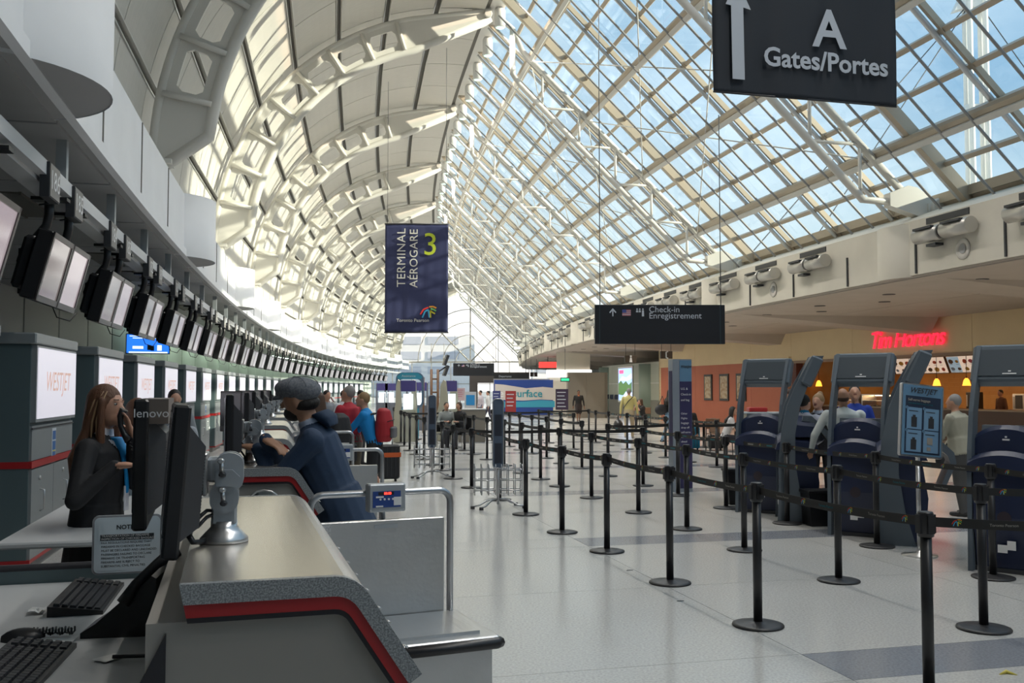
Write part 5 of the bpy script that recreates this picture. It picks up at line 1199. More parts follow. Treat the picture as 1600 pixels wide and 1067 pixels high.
suitcase('suitcase', 'upright blue suitcase left of the brown chairs', 1083, 703, (.0, .16, .28), .62, .34, .24)
suitcase('black_bag', 'black bag on the floor by the girl in white', 1118, 703, (.01, .01, .012), .4, .4, .3); suitcase('backpack', 'black backpack on a chair at the red wall', 1116, 680, (.012, .012, .014), .5, .34, .25)
# ================================================================== THE FAR RIGHT: WALL WITH PALE COLUMNS
fb = tag(empty('wall_far_right', (7.4, 58.5, 0), .172), 'pale green panelled wall with half columns beyond the food court', kind='structure')
M_pg = mat('pale green panel', (.40, .43, .37), .5); M_pgc = mat('sage column', (.25, .33, .29), .5)
for i in range(6):
    y = -7.2+2.4*i
    MB().box(0, .2, y+.01, y+2.39, 1.02, 1.98).obj('wall_panel', M_pg, fb, fix=False); MB().box(0, .2, y+.01, y+2.39, 2.0, 3.1).obj('wall_panel', M_pg, fb, fix=False); MB().box(-.02, .2, y, y+2.4, 0, 1.0).obj('dado', mat('dado grey', (.22, .22, .20), .6), fb, fix=False)
MB().box(-.01, .2, -7.2, 7.2, 1.97, 2.01).box(0, .1, -7.2, 7.2, 3.1, 3.14).obj('metal_line', M_alu, fb)
MB().box(.05, 5, -7.2, -7.0, 0, 3.1).box(.05, 5, 7.0, 7.2, 0, 3.1).box(.0, 5, -7.2, 7.2, 3.1, 3.2).obj('return_wall', M_pg, fb)
for y in (-2.6, 6.3): MB().lathe([(.85, 0), (.85, 3.1)], 28, c=(.40, y)).obj('half_column', M_pgc, fb)
MB().box(-.01, .0, .0, .25, 1.55, 1.9).obj('wall_plate', M_dark, fb); MB().box(-.02, 0, -2.9, -2.8, 1.7, 1.85).obj('door_pull', M_dark, fb)
lb_ = tag(empty('light_box', (7.4-.171*1.58-.06, 58.5+.985*1.58, 0), .172-math.pi/2), 'tall lit poster of trees under a blue sky', 'poster'); 
MB().box(-1.60, 1.60, 0, .10, .82, 3.06).obj('box_frame', M_alu, lb_)
MB().box(-1.42, 1.42, -.008, 0, .94, 2.94).obj('sky_print', mat('poster sky', (.2, .35, .75), .4, emis=(.35, .5, .95), estr=.8), lb_)
MB().prism([(-1.42, 1.3), (-1.42, 2.0), (-.9, 2.2), (-.4, 1.98), (.2, 2.15), (.8, 1.9), (1.42, 2.1), (1.42, 1.45), (.2, 1.5), (-.4, 1.25)], -.012, -.008).obj('tree_print', mat('poster trees', (.05, .12, .03), .5, emis=(.10, .22, .07), estr=.5), lb_)
MB().prism([(-1.1, .94), (.8, .94), (1.42, 1.2), (1.42, 1.45), (.2, 1.48), (-.4, 1.2)], -.013, -.009).obj('river_print', mat('poster river', (.4, .5, .7), .4, emis=(.6, .7, 1), estr=.7), lb_)
MB().prism([(-1.42, 2.1), (-.6, 2.45), (.3, 2.35), (1.42, 2.6), (1.42, 2.3), (.4, 2.15), (-.5, 2.2)], -.010, -.008).obj('cloud_print', mat('poster cloud', (.7, .75, .85), .5, emis=(.75, .8, 1), estr=.8), lb_)
MB().box(-1.25, -.3, -.012, -.008, 2.62, 2.84).obj('red_caption', mat('poster red', (.6, .03, .1), .4, emis=(1, .1, .25), estr=.8), lb_)
gwl = tag(empty('grey_service_box', (4.25, 55, 0), 0), 'brown-grey service enclosure behind the walking woman', 'enclosure')
M_sb = mat('taupe panel', (.20, .18, .15), .5)
for i in range(2): MB().box(-1.05+1.06*i, .0+1.06*i, 0, .1, 0, 2.6).obj('panel', M_sb, gwl, fix=False)
MB().box(-1.05, 1.2, .1, 1.4, 0, 2.6).obj('core', M_sb, gwl); MB().box(1.2, 1.22, 0, 1.4, 0, 2.6).obj('side', M_sb, gwl)
def picto(lb, px, py, Y, w_, ph_=False):
    p = at(px, py, Y); r = tag(empty('pictogram_sign', p, .25), lb, 'sign')
    MB().bbox(-w_/2, w_/2, -.05, .05, -w_*.3, w_*.3, .01).obj('sign_box', mat('brown sign', (.03, .022, .016), .4), r)
    if ph_: MB().tube([(.05, -.055, .14), (-.03, -.055, .10), (-.03, -.055, -.10), (.05, -.055, -.14)], .03, 6).obj('telephone_symbol', M_gp, r)
    else: MB().lathe([(.05, 0), (.05, .01)], 10, M=Matrix.Translation((0, -.05, .13)) @ Matrix.Rotation(math.pi/2, 4, 'X')).prism([(-.07, -.15), (.07, -.15), (.04, .07), (-.04, .07)], -.06, -.05).obj('person_symbol', M_gp, r)
    MB().tube([(-w_*.4, 0, w_*.3), (-w_*.4, 0, w_*.3+1.4)], .012, 5).tube([(w_*.4, 0, w_*.3), (w_*.4, 0, w_*.3+1.4)], .012, 5).obj('hanging_rod', M_dark, r)
picto('hanging brown washroom pictogram sign beside the light box', 985, 561, 44, .56); picto('hanging brown telephone pictogram sign nearest the beige wall', 1041, 554.5, 38, .50, True); picto('small distant pictogram sign above the surface billboard', 834, 585, 72, .55)
ex = tag(empty('exit_sign', at(883, 593, 53), 0), 'small green lit exit sign by the service enclosure', 'exit sign'); MB().box(-.26, .26, -.03, .03, -.12, .12).obj('sign_box', M_dark, ex); MB().box(-.22, .22, -.04, -.03, -.07, .07).obj('green_face', mat('green lit', (0, .2, .1), .4, emis=(.05, .6, .3), estr=.7), ex); MB().tube([(0, 0, .12), (0, 0, 2.0)], .012, 5).obj('stem', M_dark, ex)
rs = tag(empty('red_sign', at(856, 570, 66), 0), 'small red illuminated sign under the far soffit', 'sign'); MB().box(-.62, .62, -.05, .05, -.2, .2).obj('sign_box', mat('red lit', (.5, .02, .02), .4, emis=(1, .06, .05), estr=.7), rs); MB().box(-.02, .02, -.02, .02, .2, .8).obj('stem', M_dark, rs)
ll = tag(empty('lit_counter_canopy', at(885, 583, 57.6), -.1), 'long white lit canopy behind the service enclosure', 'canopy'); MB().box(-1.2, 1.5, 0, 1, -.25, .2).obj('canopy', mat('white lit', (.8, .8, .8), .4, emis=(1, .97, .92), estr=.9), ll); MB().box(-.6, 1.4, .1, 1.2, .2, 1.35).obj('bulkhead', M_ledge, ll); MB().box(-1.1, 1.4, .3, .9, -2.5, -.25).obj('kiosk_wall', M_ledge, ll)
# billboard
bb = tag(empty('billboard', at(838, 660, 58), 0), 'wide blue torn-paper billboard reading surface, in the far distance', 'billboard'); zb = -bb.location.z
bw = 134*58/1500./2
MB().box(-bw, bw, 0, .15, .0+zb, 2.27+zb).obj('board', mat('board frame', (.3, .3, .32), .5), bb)
MB().box(-bw+.05, bw-.05, -.02, 0, .1+zb, 2.2+zb).obj('blue_print', mat('deep blue print', (.02, .06, .28), .5), bb)
MB().prism([(-bw+.1, 1.15+zb), (-bw+.1, 1.95+zb), (-bw+.6, 1.92+zb), (-.6, 1.7+zb), (.4, 1.78+zb), (1.4, 1.68+zb), (bw-.1, 1.80+zb), (bw-.1, 1.05+zb), (1.2, .98+zb), (.2, 1.02+zb), (-.8, .95+zb), (-bw+.5, 1.0+zb)], -.03, -.02).obj('torn_paper_print', mat('paper print', (.62, .56, .52), .6), bb)
MB().prism([(-bw+.05, .55+zb), (-bw+.05, .9+zb), (-.8, .9+zb), (.2, .98+zb), (1.2, .93+zb), (bw-.05, 1.0+zb), (bw-.05, .55+zb)], -.03, -.02).obj('water_print', mat('water print', (.05, .35, .50), .5), bb)
text('billboard_lettering', 'surface', .62, mat('teal print', (.03, .30, .38), .6), bb, TM(-.52, -.04, 1.36+zb), .004, bold=.01); text('billboard_lettering', '(e', .62, M_wtxt, bb, TM(-2.2, -.04, 1.36+zb), .004)
def board(name, lb, px, py, Y, w_, h_, col, cat='notice board', lines=3, yw=0., lcol=None, frame=None):
    r = tag(empty(name, at(px, py, Y)-Vector((0, 0, h_/2)), yw), lb, cat); z = r.location.z
    MB().box(-w_/2, w_/2, -.02, .02, 0, h_).obj('panel', mat('panel '+lb[:18], col, .5), r)
    for i in range(lines): MB().box(-w_*.38, w_*(.30-.1*(i % 2)), -.026, -.02, h_*(.82-.17*i), h_*(.86-.17*i)).obj('text_line', lcol or M_gp, r, fix=False)
    MB().lathe([(.16, -z), (.16, -z+.02), (.02, -z+.03), (.02, 0)], 12).obj('stand', M_dark, r)
    return r
board('notice_board', 'red notice board in front of the surface billboard', 798, 628, 40, .44, .92, (.30, .03, .03), lines=4)
board('notice_board', 'navy notice board at the left end of the surface billboard', 776, 624, 42, .34, .75, (.03, .04, .16), lines=4)
board('notice_board', 'black and violet notice board right of the surface billboard', 878, 624, 44, .58, .95, (.035, .02, .05), lines=5)
board('notice_board', 'poster board with a faded striped flag by the far kiosks', 719, 616, 42, .42, .55, (.42, .32, .34), lines=4, lcol=mat('flag red', (.35, .10, .13), .6))
board('notice_board', 'white-framed sign with a bright blue square in the far distance', 735, 625, 36, .44, .62, (.45, .46, .48), lines=0)
o = bpy.data.objects['notice_board.005'] if 'notice_board.005' in bpy.data.objects else None
if o: MB().box(-.16, .16, -.03, -.02, .12, .5).obj('blue_square', mat('bright blue', (.02, .22, .50), .5), o)
# dark portal near the end wall
po = tag(empty('dark_portal', at(754, 660, 80), 0), 'dark portal with a bright opening near the end window', 'portal'); z = -po.location.z
MB().box(-1.1, -.45, 0, 1.2, z, 3.0+z).box(-.45, 1.2, 0, 1.2, 2.15+z, 3.0+z).box(-1.6, 3.9, .2, .8, 2.75+z, 3.05+z).obj('portal_frame', mat('dark brown', (.06, .05, .045), .6), po)
fs_ = tag(empty('far_sign_band', at(800, 588, 70), 0), 'long black sign band above the surface billboard', 'sign'); MB().box(-1.3, 1.25, -.05, .05, -.2, .2).obj('sign_box', MATS['sign black'], fs_); text('sign_lettering', 'Departures', .2, M_gp, fs_, TM(-.5, -.06, 0), .002); MB().tube([(-1, 0, .2), (-1, 0, 9)], .02, 5).tube([(1, 0, .2), (1, 0, 8)], .02, 5).obj('hanging_cable', M_dark, fs_)
# assistance ring, far kiosks, frames
ar = tag(empty('assistance_point', gnd(640, 687), -.1), 'rounded blue assistance frame on legs beyond the red backpack', 'kiosk')
M_asst = mat('assistance blue', (.03, .26, .38), .5)
out = rrect(-.46, .46, 1.02, 2.2, .22, 6); inn = rrect(-.40, .40, 1.08, 1.98, .18, 6)
mb = MB(); n_ = len(out)
for y in (-.05, .05): mb.add([(x, y, z) for x, z in out+inn], [(i, (i+1) % n_, n_+(i+1) % n_, n_+i) for i in range(n_)])
mb.add([(x, y, z) for y in (-.05, .05) for x, z in out], [(i, (i+1) % n_, n_+(i+1) % n_, n_+i) for i in range(n_)]); mb.add([(x, y, z) for y in (-.05, .05) for x, z in inn], [(i, (i+1) % n_, n_+(i+1) % n_, n_+i) for i in range(n_)])
mb.obj('ring_frame', mat('slate blue', (.08, .14, .22), .5), ar); MB().prism([(-.38, 1.98), (.38, 1.98), (.42, 2.06), (.28, 2.18), (-.28, 2.18), (-.42, 2.06)], -.06, .06).obj('header', M_asst, ar)
text('header_lettering', 'Assistance', .11, M_gp, ar, TM(-.03, -.065, 2.08), .001)
MB().box(-.3, -.22, -.04, .04, 0, 1.05).box(.22, .3, -.04, .04, 0, 1.05).obj('leg', M_asst, ar); MB().box(-.36, .36, -.2, .2, .0, .04).obj('foot', M_dark, ar)
def fkiosk(lb, px, py, yw, beige=False):
    r = tag(empty('far_kiosk', gnd(px, py), yw), lb, 'kiosk', 'self-service kiosks in the far distance')
    m_ = mat('kiosk beige', (.42, .41, .33), .5) if beige else mat('kiosk dark grey', (.13, .14, .17), .5)
    MB().prism([(-.25, 0), (.2, 0), (.15, .9), (.05, 1.2), (.02, 1.75), (-.1, 1.95), (-.2, 1.9), (-.28, 1.2)], -.30, -.25, 'x').prism([(-.25, 0), (.2, 0), (.15, .9), (.05, 1.2), (.02, 1.75), (-.1, 1.95), (-.2, 1.9), (-.28, 1.2)], .25, .30, 'x').obj('side_panel', m_, r)
    MB().box(-.26, .26, -.24, -.18, 1.58, 1.92).obj('header', mat('kiosk violet', (.07, .06, .22), .5), r); MB().box(-.25, .25, -.2, .1, .0, 1.0).obj('body', m_, r)
    MB().box(-.16, .16, -.25, -.2, 1.02, 1.5).obj('screen', mat('bright screen', (.6, .7, .75), .3, emis=(.85, .95, 1), estr=.8), r)
for i, (px, py) in enumerate(((598, 662), (611, 662), (646, 668), (657, 672))): fkiosk('far violet-topped kiosk with a bright screen, %s from the left' % ordn(i), px, py, 0)
fkiosk('tall beige curved kiosk right of the assistance frame', 697, 688, 1.0, True); fkiosk('beige kiosk glimpsed through the assistance frame', 632, 690, .6, True)
fr_ = tag(empty('screen_gantry', gnd(684, 676), .2), 'tall brown gantry with tilted screens by the far kiosks', 'gantry')
MB().tube([(-.25, 0, 0), (-.25, 0, 2.4)], .05, 8).tube([(0, 0, 0), (0, 0, 2.4)], .05, 8).tube([(-.55, 0, 0), (-.55, 0, 2.1)], .04, 8).box(-.25, 0, -.02, .02, 2.0, 2.06).box(-.25, 0, -.02, .02, 1.5, 1.56).obj('gantry_frame', M_wood, fr_)
for z in (2.35, 2.75): MB().box(-.05, .05, -.25, .25, -.2, .2, 0, Matrix.Translation((.30, 0, z)) @ Matrix.Rotation(.35, 4, 'Y')).obj('tilted_screen', M_dark, fr_)
MB().tube([(0, 0, 2.3), (.3, 0, 2.5)], .03, 6).obj('screen_arm', M_dark, fr_)
cfar = tag(empty('help_desk', gnd(737, 690), .1), 'low brown-grey help desk under the blue square sign', 'desk'); MB().bbox(-.42, .42, -.25, .25, 0, 1.0, .02).obj('desk_body', M_sb, cfar); MB().bbox(-.45, .45, -.28, .28, 1.0, 1.04, .01).obj('desk_top', M_desk, cfar)
# row of waiting-area fittings beyond the man in yellow
for k in range(4):
    s_t = tag(empty('phone_stand', Vector((6.55-.55*k*.0-.18*k, 60.5+1.0*k, 0)), .17), 'small dark telephone on the grey wall counter, %s from the left' % ordn(k), 'telephone', 'telephones on the far wall'); MB().box(-.1, .1, -.1, .1, 1.0, 1.3).obj('telephone_body', M_black, s_t); MB().tube([(-.12, -.08, 1.05), (-.12, -.08, 1.25)], .03, 6).obj('handset', M_black, s_t)
# ================================================================== PEOPLE
from mathutils.bvhtree import BVHTree
def ell(mb, c, r, Rm=None, nu=12, nv=8):
    vs = []; fs = []
    M = Matrix.Translation(c) @ (Rm.to_4x4() if Rm is not None else Matrix.Identity(4))
    for j in range(nv+1):
        t = math.pi*j/nv
        for i in range(nu):
            p = 2*math.pi*i/nu; vs.append((r[0]*math.sin(t)*math.cos(p), r[1]*math.sin(t)*math.sin(p), r[2]*math.cos(t)))
    for j in range(nv):
        for i in range(nu): fs.append((j*nu+i, j*nu+(i+1) % nu, (j+1)*nu+(i+1) % nu, (j+1)*nu+i))
    mb.add(vs, fs, 0, True, M)
def cap(mb, a, ra, b, rb, n=10):
    a = Vector(a); b = Vector(b); d = (b-a); ln = d.length
    if ln < 1e-5: return ell(mb, a, (ra, ra, ra))
    d /= ln; pts = []; rad = []
    for t in (1, .8, .45, 0): pts.append(a-d*ra*t); rad.append(max(.0008, ra*math.sqrt(max(0, 1-t*t))))
    for t in (0, .45, .8, 1): pts.append(b+d*rb*t); rad.append(max(.0008, rb*math.sqrt(max(0, 1-t*t))))
    mb.tube(pts, rad, n)
def loft(mb, rings, n=16):
    """rings: (centre, rx, ry, basis x, basis y)"""
    vs = []; fs = []
    for (c, rx, ry, X, Y) in rings:
        for k in range(n): t = 2*math.pi*k/n; vs.append(Vector(c)+X*rx*math.cos(t)+Y*ry*math.sin(t))
    for i in range(len(rings)-1):
        for k in range(n): fs.append((i*n+k, i*n+(k+1) % n, (i+1)*n+(k+1) % n, (i+1)*n+k))
    fs.append(tuple(reversed(range(n)))); fs.append(tuple((len(rings)-1)*n+k for k in range(n)))
    mb.add(vs, fs, 0, True)
def ik(a, t, l1, l2, pole):
    d = t-a; D = min(d.length, (l1+l2)*.995); d.normalize(); t = a+d*D
    x = (l1*l1-l2*l2+D*D)/(2*D); h_ = math.sqrt(max(0, l1*l1-x*x)); p = pole-d*pole.dot(d); p.normalize()
    return a+d*x+p*h_, t
def remesh(groups, mats, vox, name, parent, smooth=2):
    allb = MB(); trees = []; labs = []
    for k, g in groups.items():
        if not g.v: continue
        allb.add(g.v, g.f)
        trees.append(BVHTree.FromPolygons([Vector(p) for p in g.v], g.f)); labs.append(k)
    me = allb.mesh(name+'_src', []); o = bpy.data.objects.new(name, me); COL.objects.link(o)
    m = o.modifiers.new('r', 'REMESH'); m.mode = 'VOXEL'; m.voxel_size = vox; m.use_smooth_shade = True
    if smooth: q = o.modifiers.new('s', 'SMOOTH'); q.iterations = smooth; q.factor = .5
    dg = bpy.context.evaluated_depsgraph_get(); me2 = bpy.data.meshes.new_from_object(o.evaluated_get(dg)); bpy.data.objects.remove(o); me2.name = name
    me2.materials.clear()
    for k in labs: me2.materials.append(mats[k])
    if len(labs) > 1:
        idx = []
        for p in me2.polygons:
            c = p.center; best = 9; bi = 0
            for i, t in enumerate(trees):
                r_ = t.find_nearest(c, best)
                if r_[3] is not None and r_[3] < best: best = r_[3]; bi = i
            idx.append(bi)
        me2.polygons.foreach_set('material_index', idx)
    me2.polygons.foreach_set('use_smooth', [True]*len(me2.polygons))
    o = bpy.data.objects.new(name, me2); COL.objects.link(o); o.parent = parent; return o
SK = [(.50, .27, .18), (.43, .235, .15), (.20, .095, .055)]
HAIR = {'brown': (.06, .028, .014), 'dark': (.012, .008, .006), 'blond': (.26, .16, .075), 'grey': (.26, .25, .24), 'auburn': (.11, .045, .02)}
def person(lbl, loc, rz, h=1.7, lean=0., side=0., hd=(0, 0), LH=None, RH=None, legs='stand', top=(.5, .5, .5), bot=(.03, .03, .035), shoe=(.02, .02, .02), skin=0, hair='dark', style='short',
           sleeves='long', vox=.016, coat=0., bw=1., face=False, shorts=False, skirt=False, fl=None, fr=None, fn=None, collar=None, vest=None, seat=None):
    k = h/1.75
    root = tag(empty('person', loc, rz), lbl, 'person')
    G = {n_: MB() for n_ in ('skin', 'top', 'bottom', 'shoe', 'collar', 'lip', 'vest')}
    key = 'p%d ' % len([o for o in bpy.data.objects if o.name.startswith('person')])
    mats = {'skin': mat('skin tone %d' % skin, SK[skin], .55), 'top': mat(key+'top', top, .8, bump=(14, .35)), 'bottom': mat(key+'bottom', bot, .8), 'shoe': mat('shoe %.2f' % shoe[0], shoe, .5),
            'collar': mat(key+'collar', collar or top, .7), 'lip': mat('lip tone', (.30, .09, .08), .5), 'vest': mat(key+'vest', vest or top, .8)}
    B = G['skin']; T = G['vest'] if vest else G['top']; P = G['bottom']; S = G['shoe']
    X = Vector((1, 0, 0)); hz = .93*k if legs != 'sit' else .52
    Rl = Matrix.Rotation(-lean, 3, 'X') @ Matrix.Rotation(side, 3, 'Y')
    hip = Vector((0, 0, hz))
    U = lambda x, y, z: hip+Rl @ Vector((x, y, z-.93)) * k if True else None
    bx = Rl @ X; by = Rl @ Vector((0, 1, 0))
    w = bw
    th = .012 if sleeves == 'long' else 0
    loft(T, [(U(0, .0, .90 if not coat else .93), .160*k*w, .115*k*w, bx, by), (U(0, .0, 1.02), .148*k*w, .108*k*w, bx, by), (U(0, .005, 1.15), .152*k*w, .110*k*w, bx, by), (U(0, .012, 1.28), .172*k*w, .122*k*w, bx, by), (U(0, .0, 1.38), .176*k*w, .108*k*w, bx, by), (U(0, -.01, 1.44), .115*k*w, .075*k, bx, by), (U(0, -.01, 1.475), .062*k, .058*k, bx, by)])
    for sx in (-1, 1): ell(T, U(sx*.165*w, -.005, 1.385), (.068*k, .062*k, .07*k), Rl)
    if coat: loft(T, [(U(0, 0, .93-coat), .185*k*w, .145*k*w, bx, by), (U(0, 0, .95), .172*k*w, .13*k*w, bx, by), (U(0, 0, 1.1), .160*k*w, .118*k*w, bx, by)])
    loft(P, [(hip+Vector((0, 0, -.10*k)), .150*k*w, .115*k*w, X, Vector((0, 1, 0))), (hip, .160*k*w, .118*k*w, X, Vector((0, 1, 0))), (hip+Rl @ Vector((0, 0, .08*k)), .150*k*w, .108*k*w, bx, by)])
    # neck and head
    nb = U(0, .0, 1.45); hc0 = U(0, .015, 1.60)
    Rh = Rl @ Matrix.Rotation(hd[0], 3, 'Z') @ Matrix.Rotation(-hd[1], 3, 'X')
    hc = U(0, .0, 1.50)+Rh @ Vector((0, .02, .115))*k
    cap(B, nb, .052*k, hc+Rh @ Vector((0, -.02, -.06))*k, .050*k)
    ell(B, hc, (.074*k, .092*k, .105*k), Rh, 16, 12)
    ell(B, hc+Rh @ Vector((0, .028, -.058))*k, (.054*k, .062*k, .052*k), Rh)
    cap(B, hc+Rh @ Vector((0, .086, .008))*k, .010*k, hc+Rh @ Vector((0, .106, -.026))*k, .014*k)      # nose
    cap(B, hc+Rh @ Vector((-.03, .078, .026))*k, .012*k, hc+Rh @ Vector((.03, .078, .026))*k, .012*k)      # brow
    ell(B, hc+Rh @ Vector((0, .076, -.094))*k, (.024*k, .020*k, .018*k), Rh)                              # chin
    for sx in (-1, 1): ell(B, hc+Rh @ Vector((sx*.075, -.005, -.008))*k, (.010*k, .019*k, .030*k), Rh)
    for sz in (0, .011): cap(G['lip'], hc+Rh @ Vector((-.018, .086, -.060+sz))*k, .0055*k, hc+Rh @ Vector((.018, .086, -.060+sz))*k, .0055*k, 6)
    # arms
    for sx, tg, fd in ((-1, LH, fl), (1, RH, fr)):
        sh = U(sx*.175*w, -.005, 1.385)
        if tg is None: tg = sh+Vector((sx*.10, .05, -.52))*k; pole = Vector((sx*.5, -1, 0))
        else: tg = Vector(tg); pole = Vector((sx*.7, -.3, -1))
        el, wr_ = ik(sh, tg, .285*k, .255*k, pole)
        A = G['top']
        if sleeves == 'long':
            cap(A, sh, .060*k, el, .048*k); cap(A, el, .050*k, wr_-(wr_-el).normalized()*.01, .036*k)
        else:
            e2 = sh.lerp(el, .62); cap(A, sh, .060*k, e2, .058*k); cap(B, sh.lerp(el, .4), .043*k, el, .038*k); cap(B, el, .039*k, wr_, .025*k)
        cap(B, el.lerp(wr_, .8), .026*k, wr_, .024*k)
        d = (Vector(fd).normalized() if fd else (wr_-el).normalized()); nrm = Vector((0, 0, 1)) if fn is None else Vector(fn)
        sd_ = d.cross(nrm)
        if sd_.length < .1: sd_ = d.cross(Vector((sx, 0, 0)))
        sd_.normalize(); nn = sd_.cross(d).normalized()
        Rp = Matrix((sd_, nn, d)).transposed()
        ell(B, wr_+d*.045*k, (.041*k, .018*k, .052*k), Rp)
        curl = .35 if face else .5; rf = .0095*k if vox < .01 else .012*k
        for q in range(4):
            o_ = wr_+d*.085*k+sd_*(-.030+.020*q)*k; dd = d.copy(); ln = (.030, .034, .032, .025)[q]*k; p_ = o_-d*.02*k
            for sgm in range(3):
                p2 = p_+dd*(ln*(1.5 if sgm == 0 else .8)); cap(B, p_, rf*(1-.08*sgm), p2, rf*(.95-.08*sgm), 6); p_ = p2; dd = (dd-nn*curl*(.7+.15*q)).normalized()
        o_ = wr_+d*.03*k-sd_*sx*.03*k; t1 = o_+(d*.6-sd_*sx*.7).normalized()*.035*k; t2 = t1+(d*.9-sd_*sx*.25-nn*.3).normalized()*.03*k
        cap(B, o_, rf*1.15, t1, rf*1.05, 6); cap(B, t1, rf*1.05, t2, rf*.9, 6)
    # legs
    for sx in (-1, 1):
        hj = hip+Vector((sx*.088*k*w, 0, -.03))
        if legs == 'sit': kn = hj+Vector((sx*.05, .43, .0))*k; an = Vector((kn.x, kn.y-.02, .09)); an.y += .03
        elif legs == 'walk': kn = Vector((sx*.09*k, .12*sx*k+.05, .50*k)); an = Vector((sx*.09*k, .24*sx*k-.03, .09*k if sx > 0 else .12*k))
        else: kn = Vector((sx*.10*k, .02, .50*k)); an = Vector((sx*.11*k, -.02, .09*k))
        if shorts or skirt:
            m_ = hj.lerp(kn, .85 if shorts else .95); cap(P, hj, .092*k*w, m_, .080*k); cap(B, hj, .06*k, kn, .048*k); cap(B, kn, .050*k, an, .032*k); cap(B, kn.lerp(an, .2)+Vector((0, -.015, 0)), .052*k, kn.lerp(an, .45)+Vector((0, -.015, 0)), .044*k)
        else:
            cap(P, hj, .088*k*w, kn, .062*k*w); cap(P, kn, .063*k*w, an+Vector((0, 0, -.03)), .050*k)
        fo = .16*k
        cap(S, an+Vector((0, -.03, -.05*k)), .040*k, an+Vector((sx*.02, fo, -.058*k)), .032*k); cap(S, an, .038*k, an+Vector((0, 0, -.04*k)), .040*k)
    if skirt: loft(P, [(hip+Vector((0, 0, -.42*k)), .19*k, .15*k, X, Vector((0, 1, 0))), (hip, .16*k, .118*k, X, Vector((0, 1, 0)))])
    if collar:
        loft(G['collar'], [(U(0, -.012, 1.445), .080*k, .070*k, bx, by), (U(0, -.008, 1.495), .064*k, .062*k, bx, by)])
        loft(G['collar'], [(U(0, .085, 1.20), .02*k, .035*k, bx, by), (U(0, .085, 1.32), .042*k, .045*k, bx, by), (U(0, .05, 1.44), .06*k, .045*k, bx, by)])
    remesh(G, mats, vox, 'body', root)
    # hair and headgear
    Hm = lambda x, y, z: hc+Rh @ Vector((x, y, z))*k
    hb = MB(); hm = mat('hair '+hair, HAIR[hair], .6, bump=(30, .5, (6, 6, 1)))
    if style != 'cap' or True:
        if style == 'short': ell(hb, Hm(0, -.014, .022), (.080*k, .092*k, .098*k), Rh, 16, 12)
        if style == 'bald': ell(hb, Hm(0, -.024, -.022), (.0765*k, .078*k, .045*k), Rh, 16, 12)
        if style in ('long', 'bob', 'bun', 'tail'):
            ell(hb, Hm(0, -.014, .024), (.084*k, .096*k, .100*k), Rh, 16, 12)
        if style == 'bun': ell(hb, Hm(0, -.05, .115), (.045*k, .045*k, .040*k), Rh)
        if style == 'bob':
            loft(hb, [(Hm(0, -.035, -.10), .088*k, .055*k, Rh @ X, Rh @ Vector((0, 1, 0))), (Hm(0, -.03, -.03), .094*k, .08*k, Rh @ X, Rh @ Vector((0, 1, 0))), (Hm(0, -.02, .05), .082*k, .085*k, Rh @ X, Rh @ Vector((0, 1, 0)))])
        if style == 'long':
            bk = Rl @ Vector((0, 1, 0))
            loft(hb, [(U(0, -.10, 1.20), .10*k, .035*k, bx, bk), (U(0, -.105, 1.34), .125*k, .05*k, bx, bk), (Hm(0, -.055, -.12), .105*k, .06*k, Rh @ X, Rh @ Vector((0, 1, 0))), (Hm(0, -.03, -.02), .093*k, .082*k, Rh @ X, Rh @ Vector((0, 1, 0))), (Hm(0, -.02, .06), .078*k, .085*k, Rh @ X, Rh @ Vector((0, 1, 0)))])
            for sx in (-1, 1): cap(hb, Hm(sx*.078, .03, .03), .018*k, U(sx*.095, .03, 1.36), .026*k)
        if style == 'capstyle':
            ell(hb, Hm(0, -.026, -.030), (.0762*k, .080*k, .045*k), Rh, 16, 12)
    remesh({'h': hb}, {'h': hm}, vox*.8 if vox < .01 else vox, 'hair', root, 1)
    if style == 'capstyle':
        cb_ = MB(); ell(cb_, Hm(0, .005, .058), (.100*k, .125*k, .058*k), Rh @ Matrix.Rotation(math.radians(9), 3, 'X'), 18, 10)
        ell(cb_, Hm(0, -.03, .035), (.088*k, .095*k, .062*k), Rh, 18, 10); ell(cb_, Hm(0, .10, .025), (.068*k, .055*k, .014*k), Rh)
        c_ = remesh({'h': cb_}, {'h': mat('grey tweed', (.17, .18, .20), .9, noise=(90, (.11, .12, .14), .4, .6))}, .009, 'flat_cap', root, 1)
        for a_ in range(4):
            an_ = math.pi*a_/4; pts = [Hm(.098*math.cos(an_)*math.cos(t)*.99, .005+.122*math.sin(an_)*math.cos(t), .062+.056*math.sin(t)) for t in [math.pi*q/10 for q in range(11)]]
            MB().tube(pts, .002, 5).obj('cap_seam', mat('cap seam', (.10, .11, .12), .9), c_)
        ell(cb2 := MB(), Hm(0, .01, .118), (.009*k, .009*k, .005*k), Rh); cb2.obj('cap_button', MATS['cap seam'], c_)
    if face:
        for sx in (-1, 1):
            e_ = MB(); ell(e_, Hm(sx*.030, .078, .010), (.0095*k, .009*k, .007*k), Rh); e_.obj('eye', mat('eye white', (.45, .42, .38), .3), root)
            e_ = MB(); ell(e_, Hm(sx*.030, .0858, .010), (.0048*k, .003*k, .0048*k), Rh); e_.obj('iris', M_blackm, root)
            e_ = MB(); cap(e_, Hm(sx*.018, .090, .032), .0028*k, Hm(sx*.044, .080, .033), .002*k, 6); e_.obj('eyebrow', mat('brow', (.04, .02, .015), .8), root)
    root['k'] = k; return root, U, Hm, Rl, Rh
LW = lambda root, p: root.matrix_world.inverted() @ Vector(p)
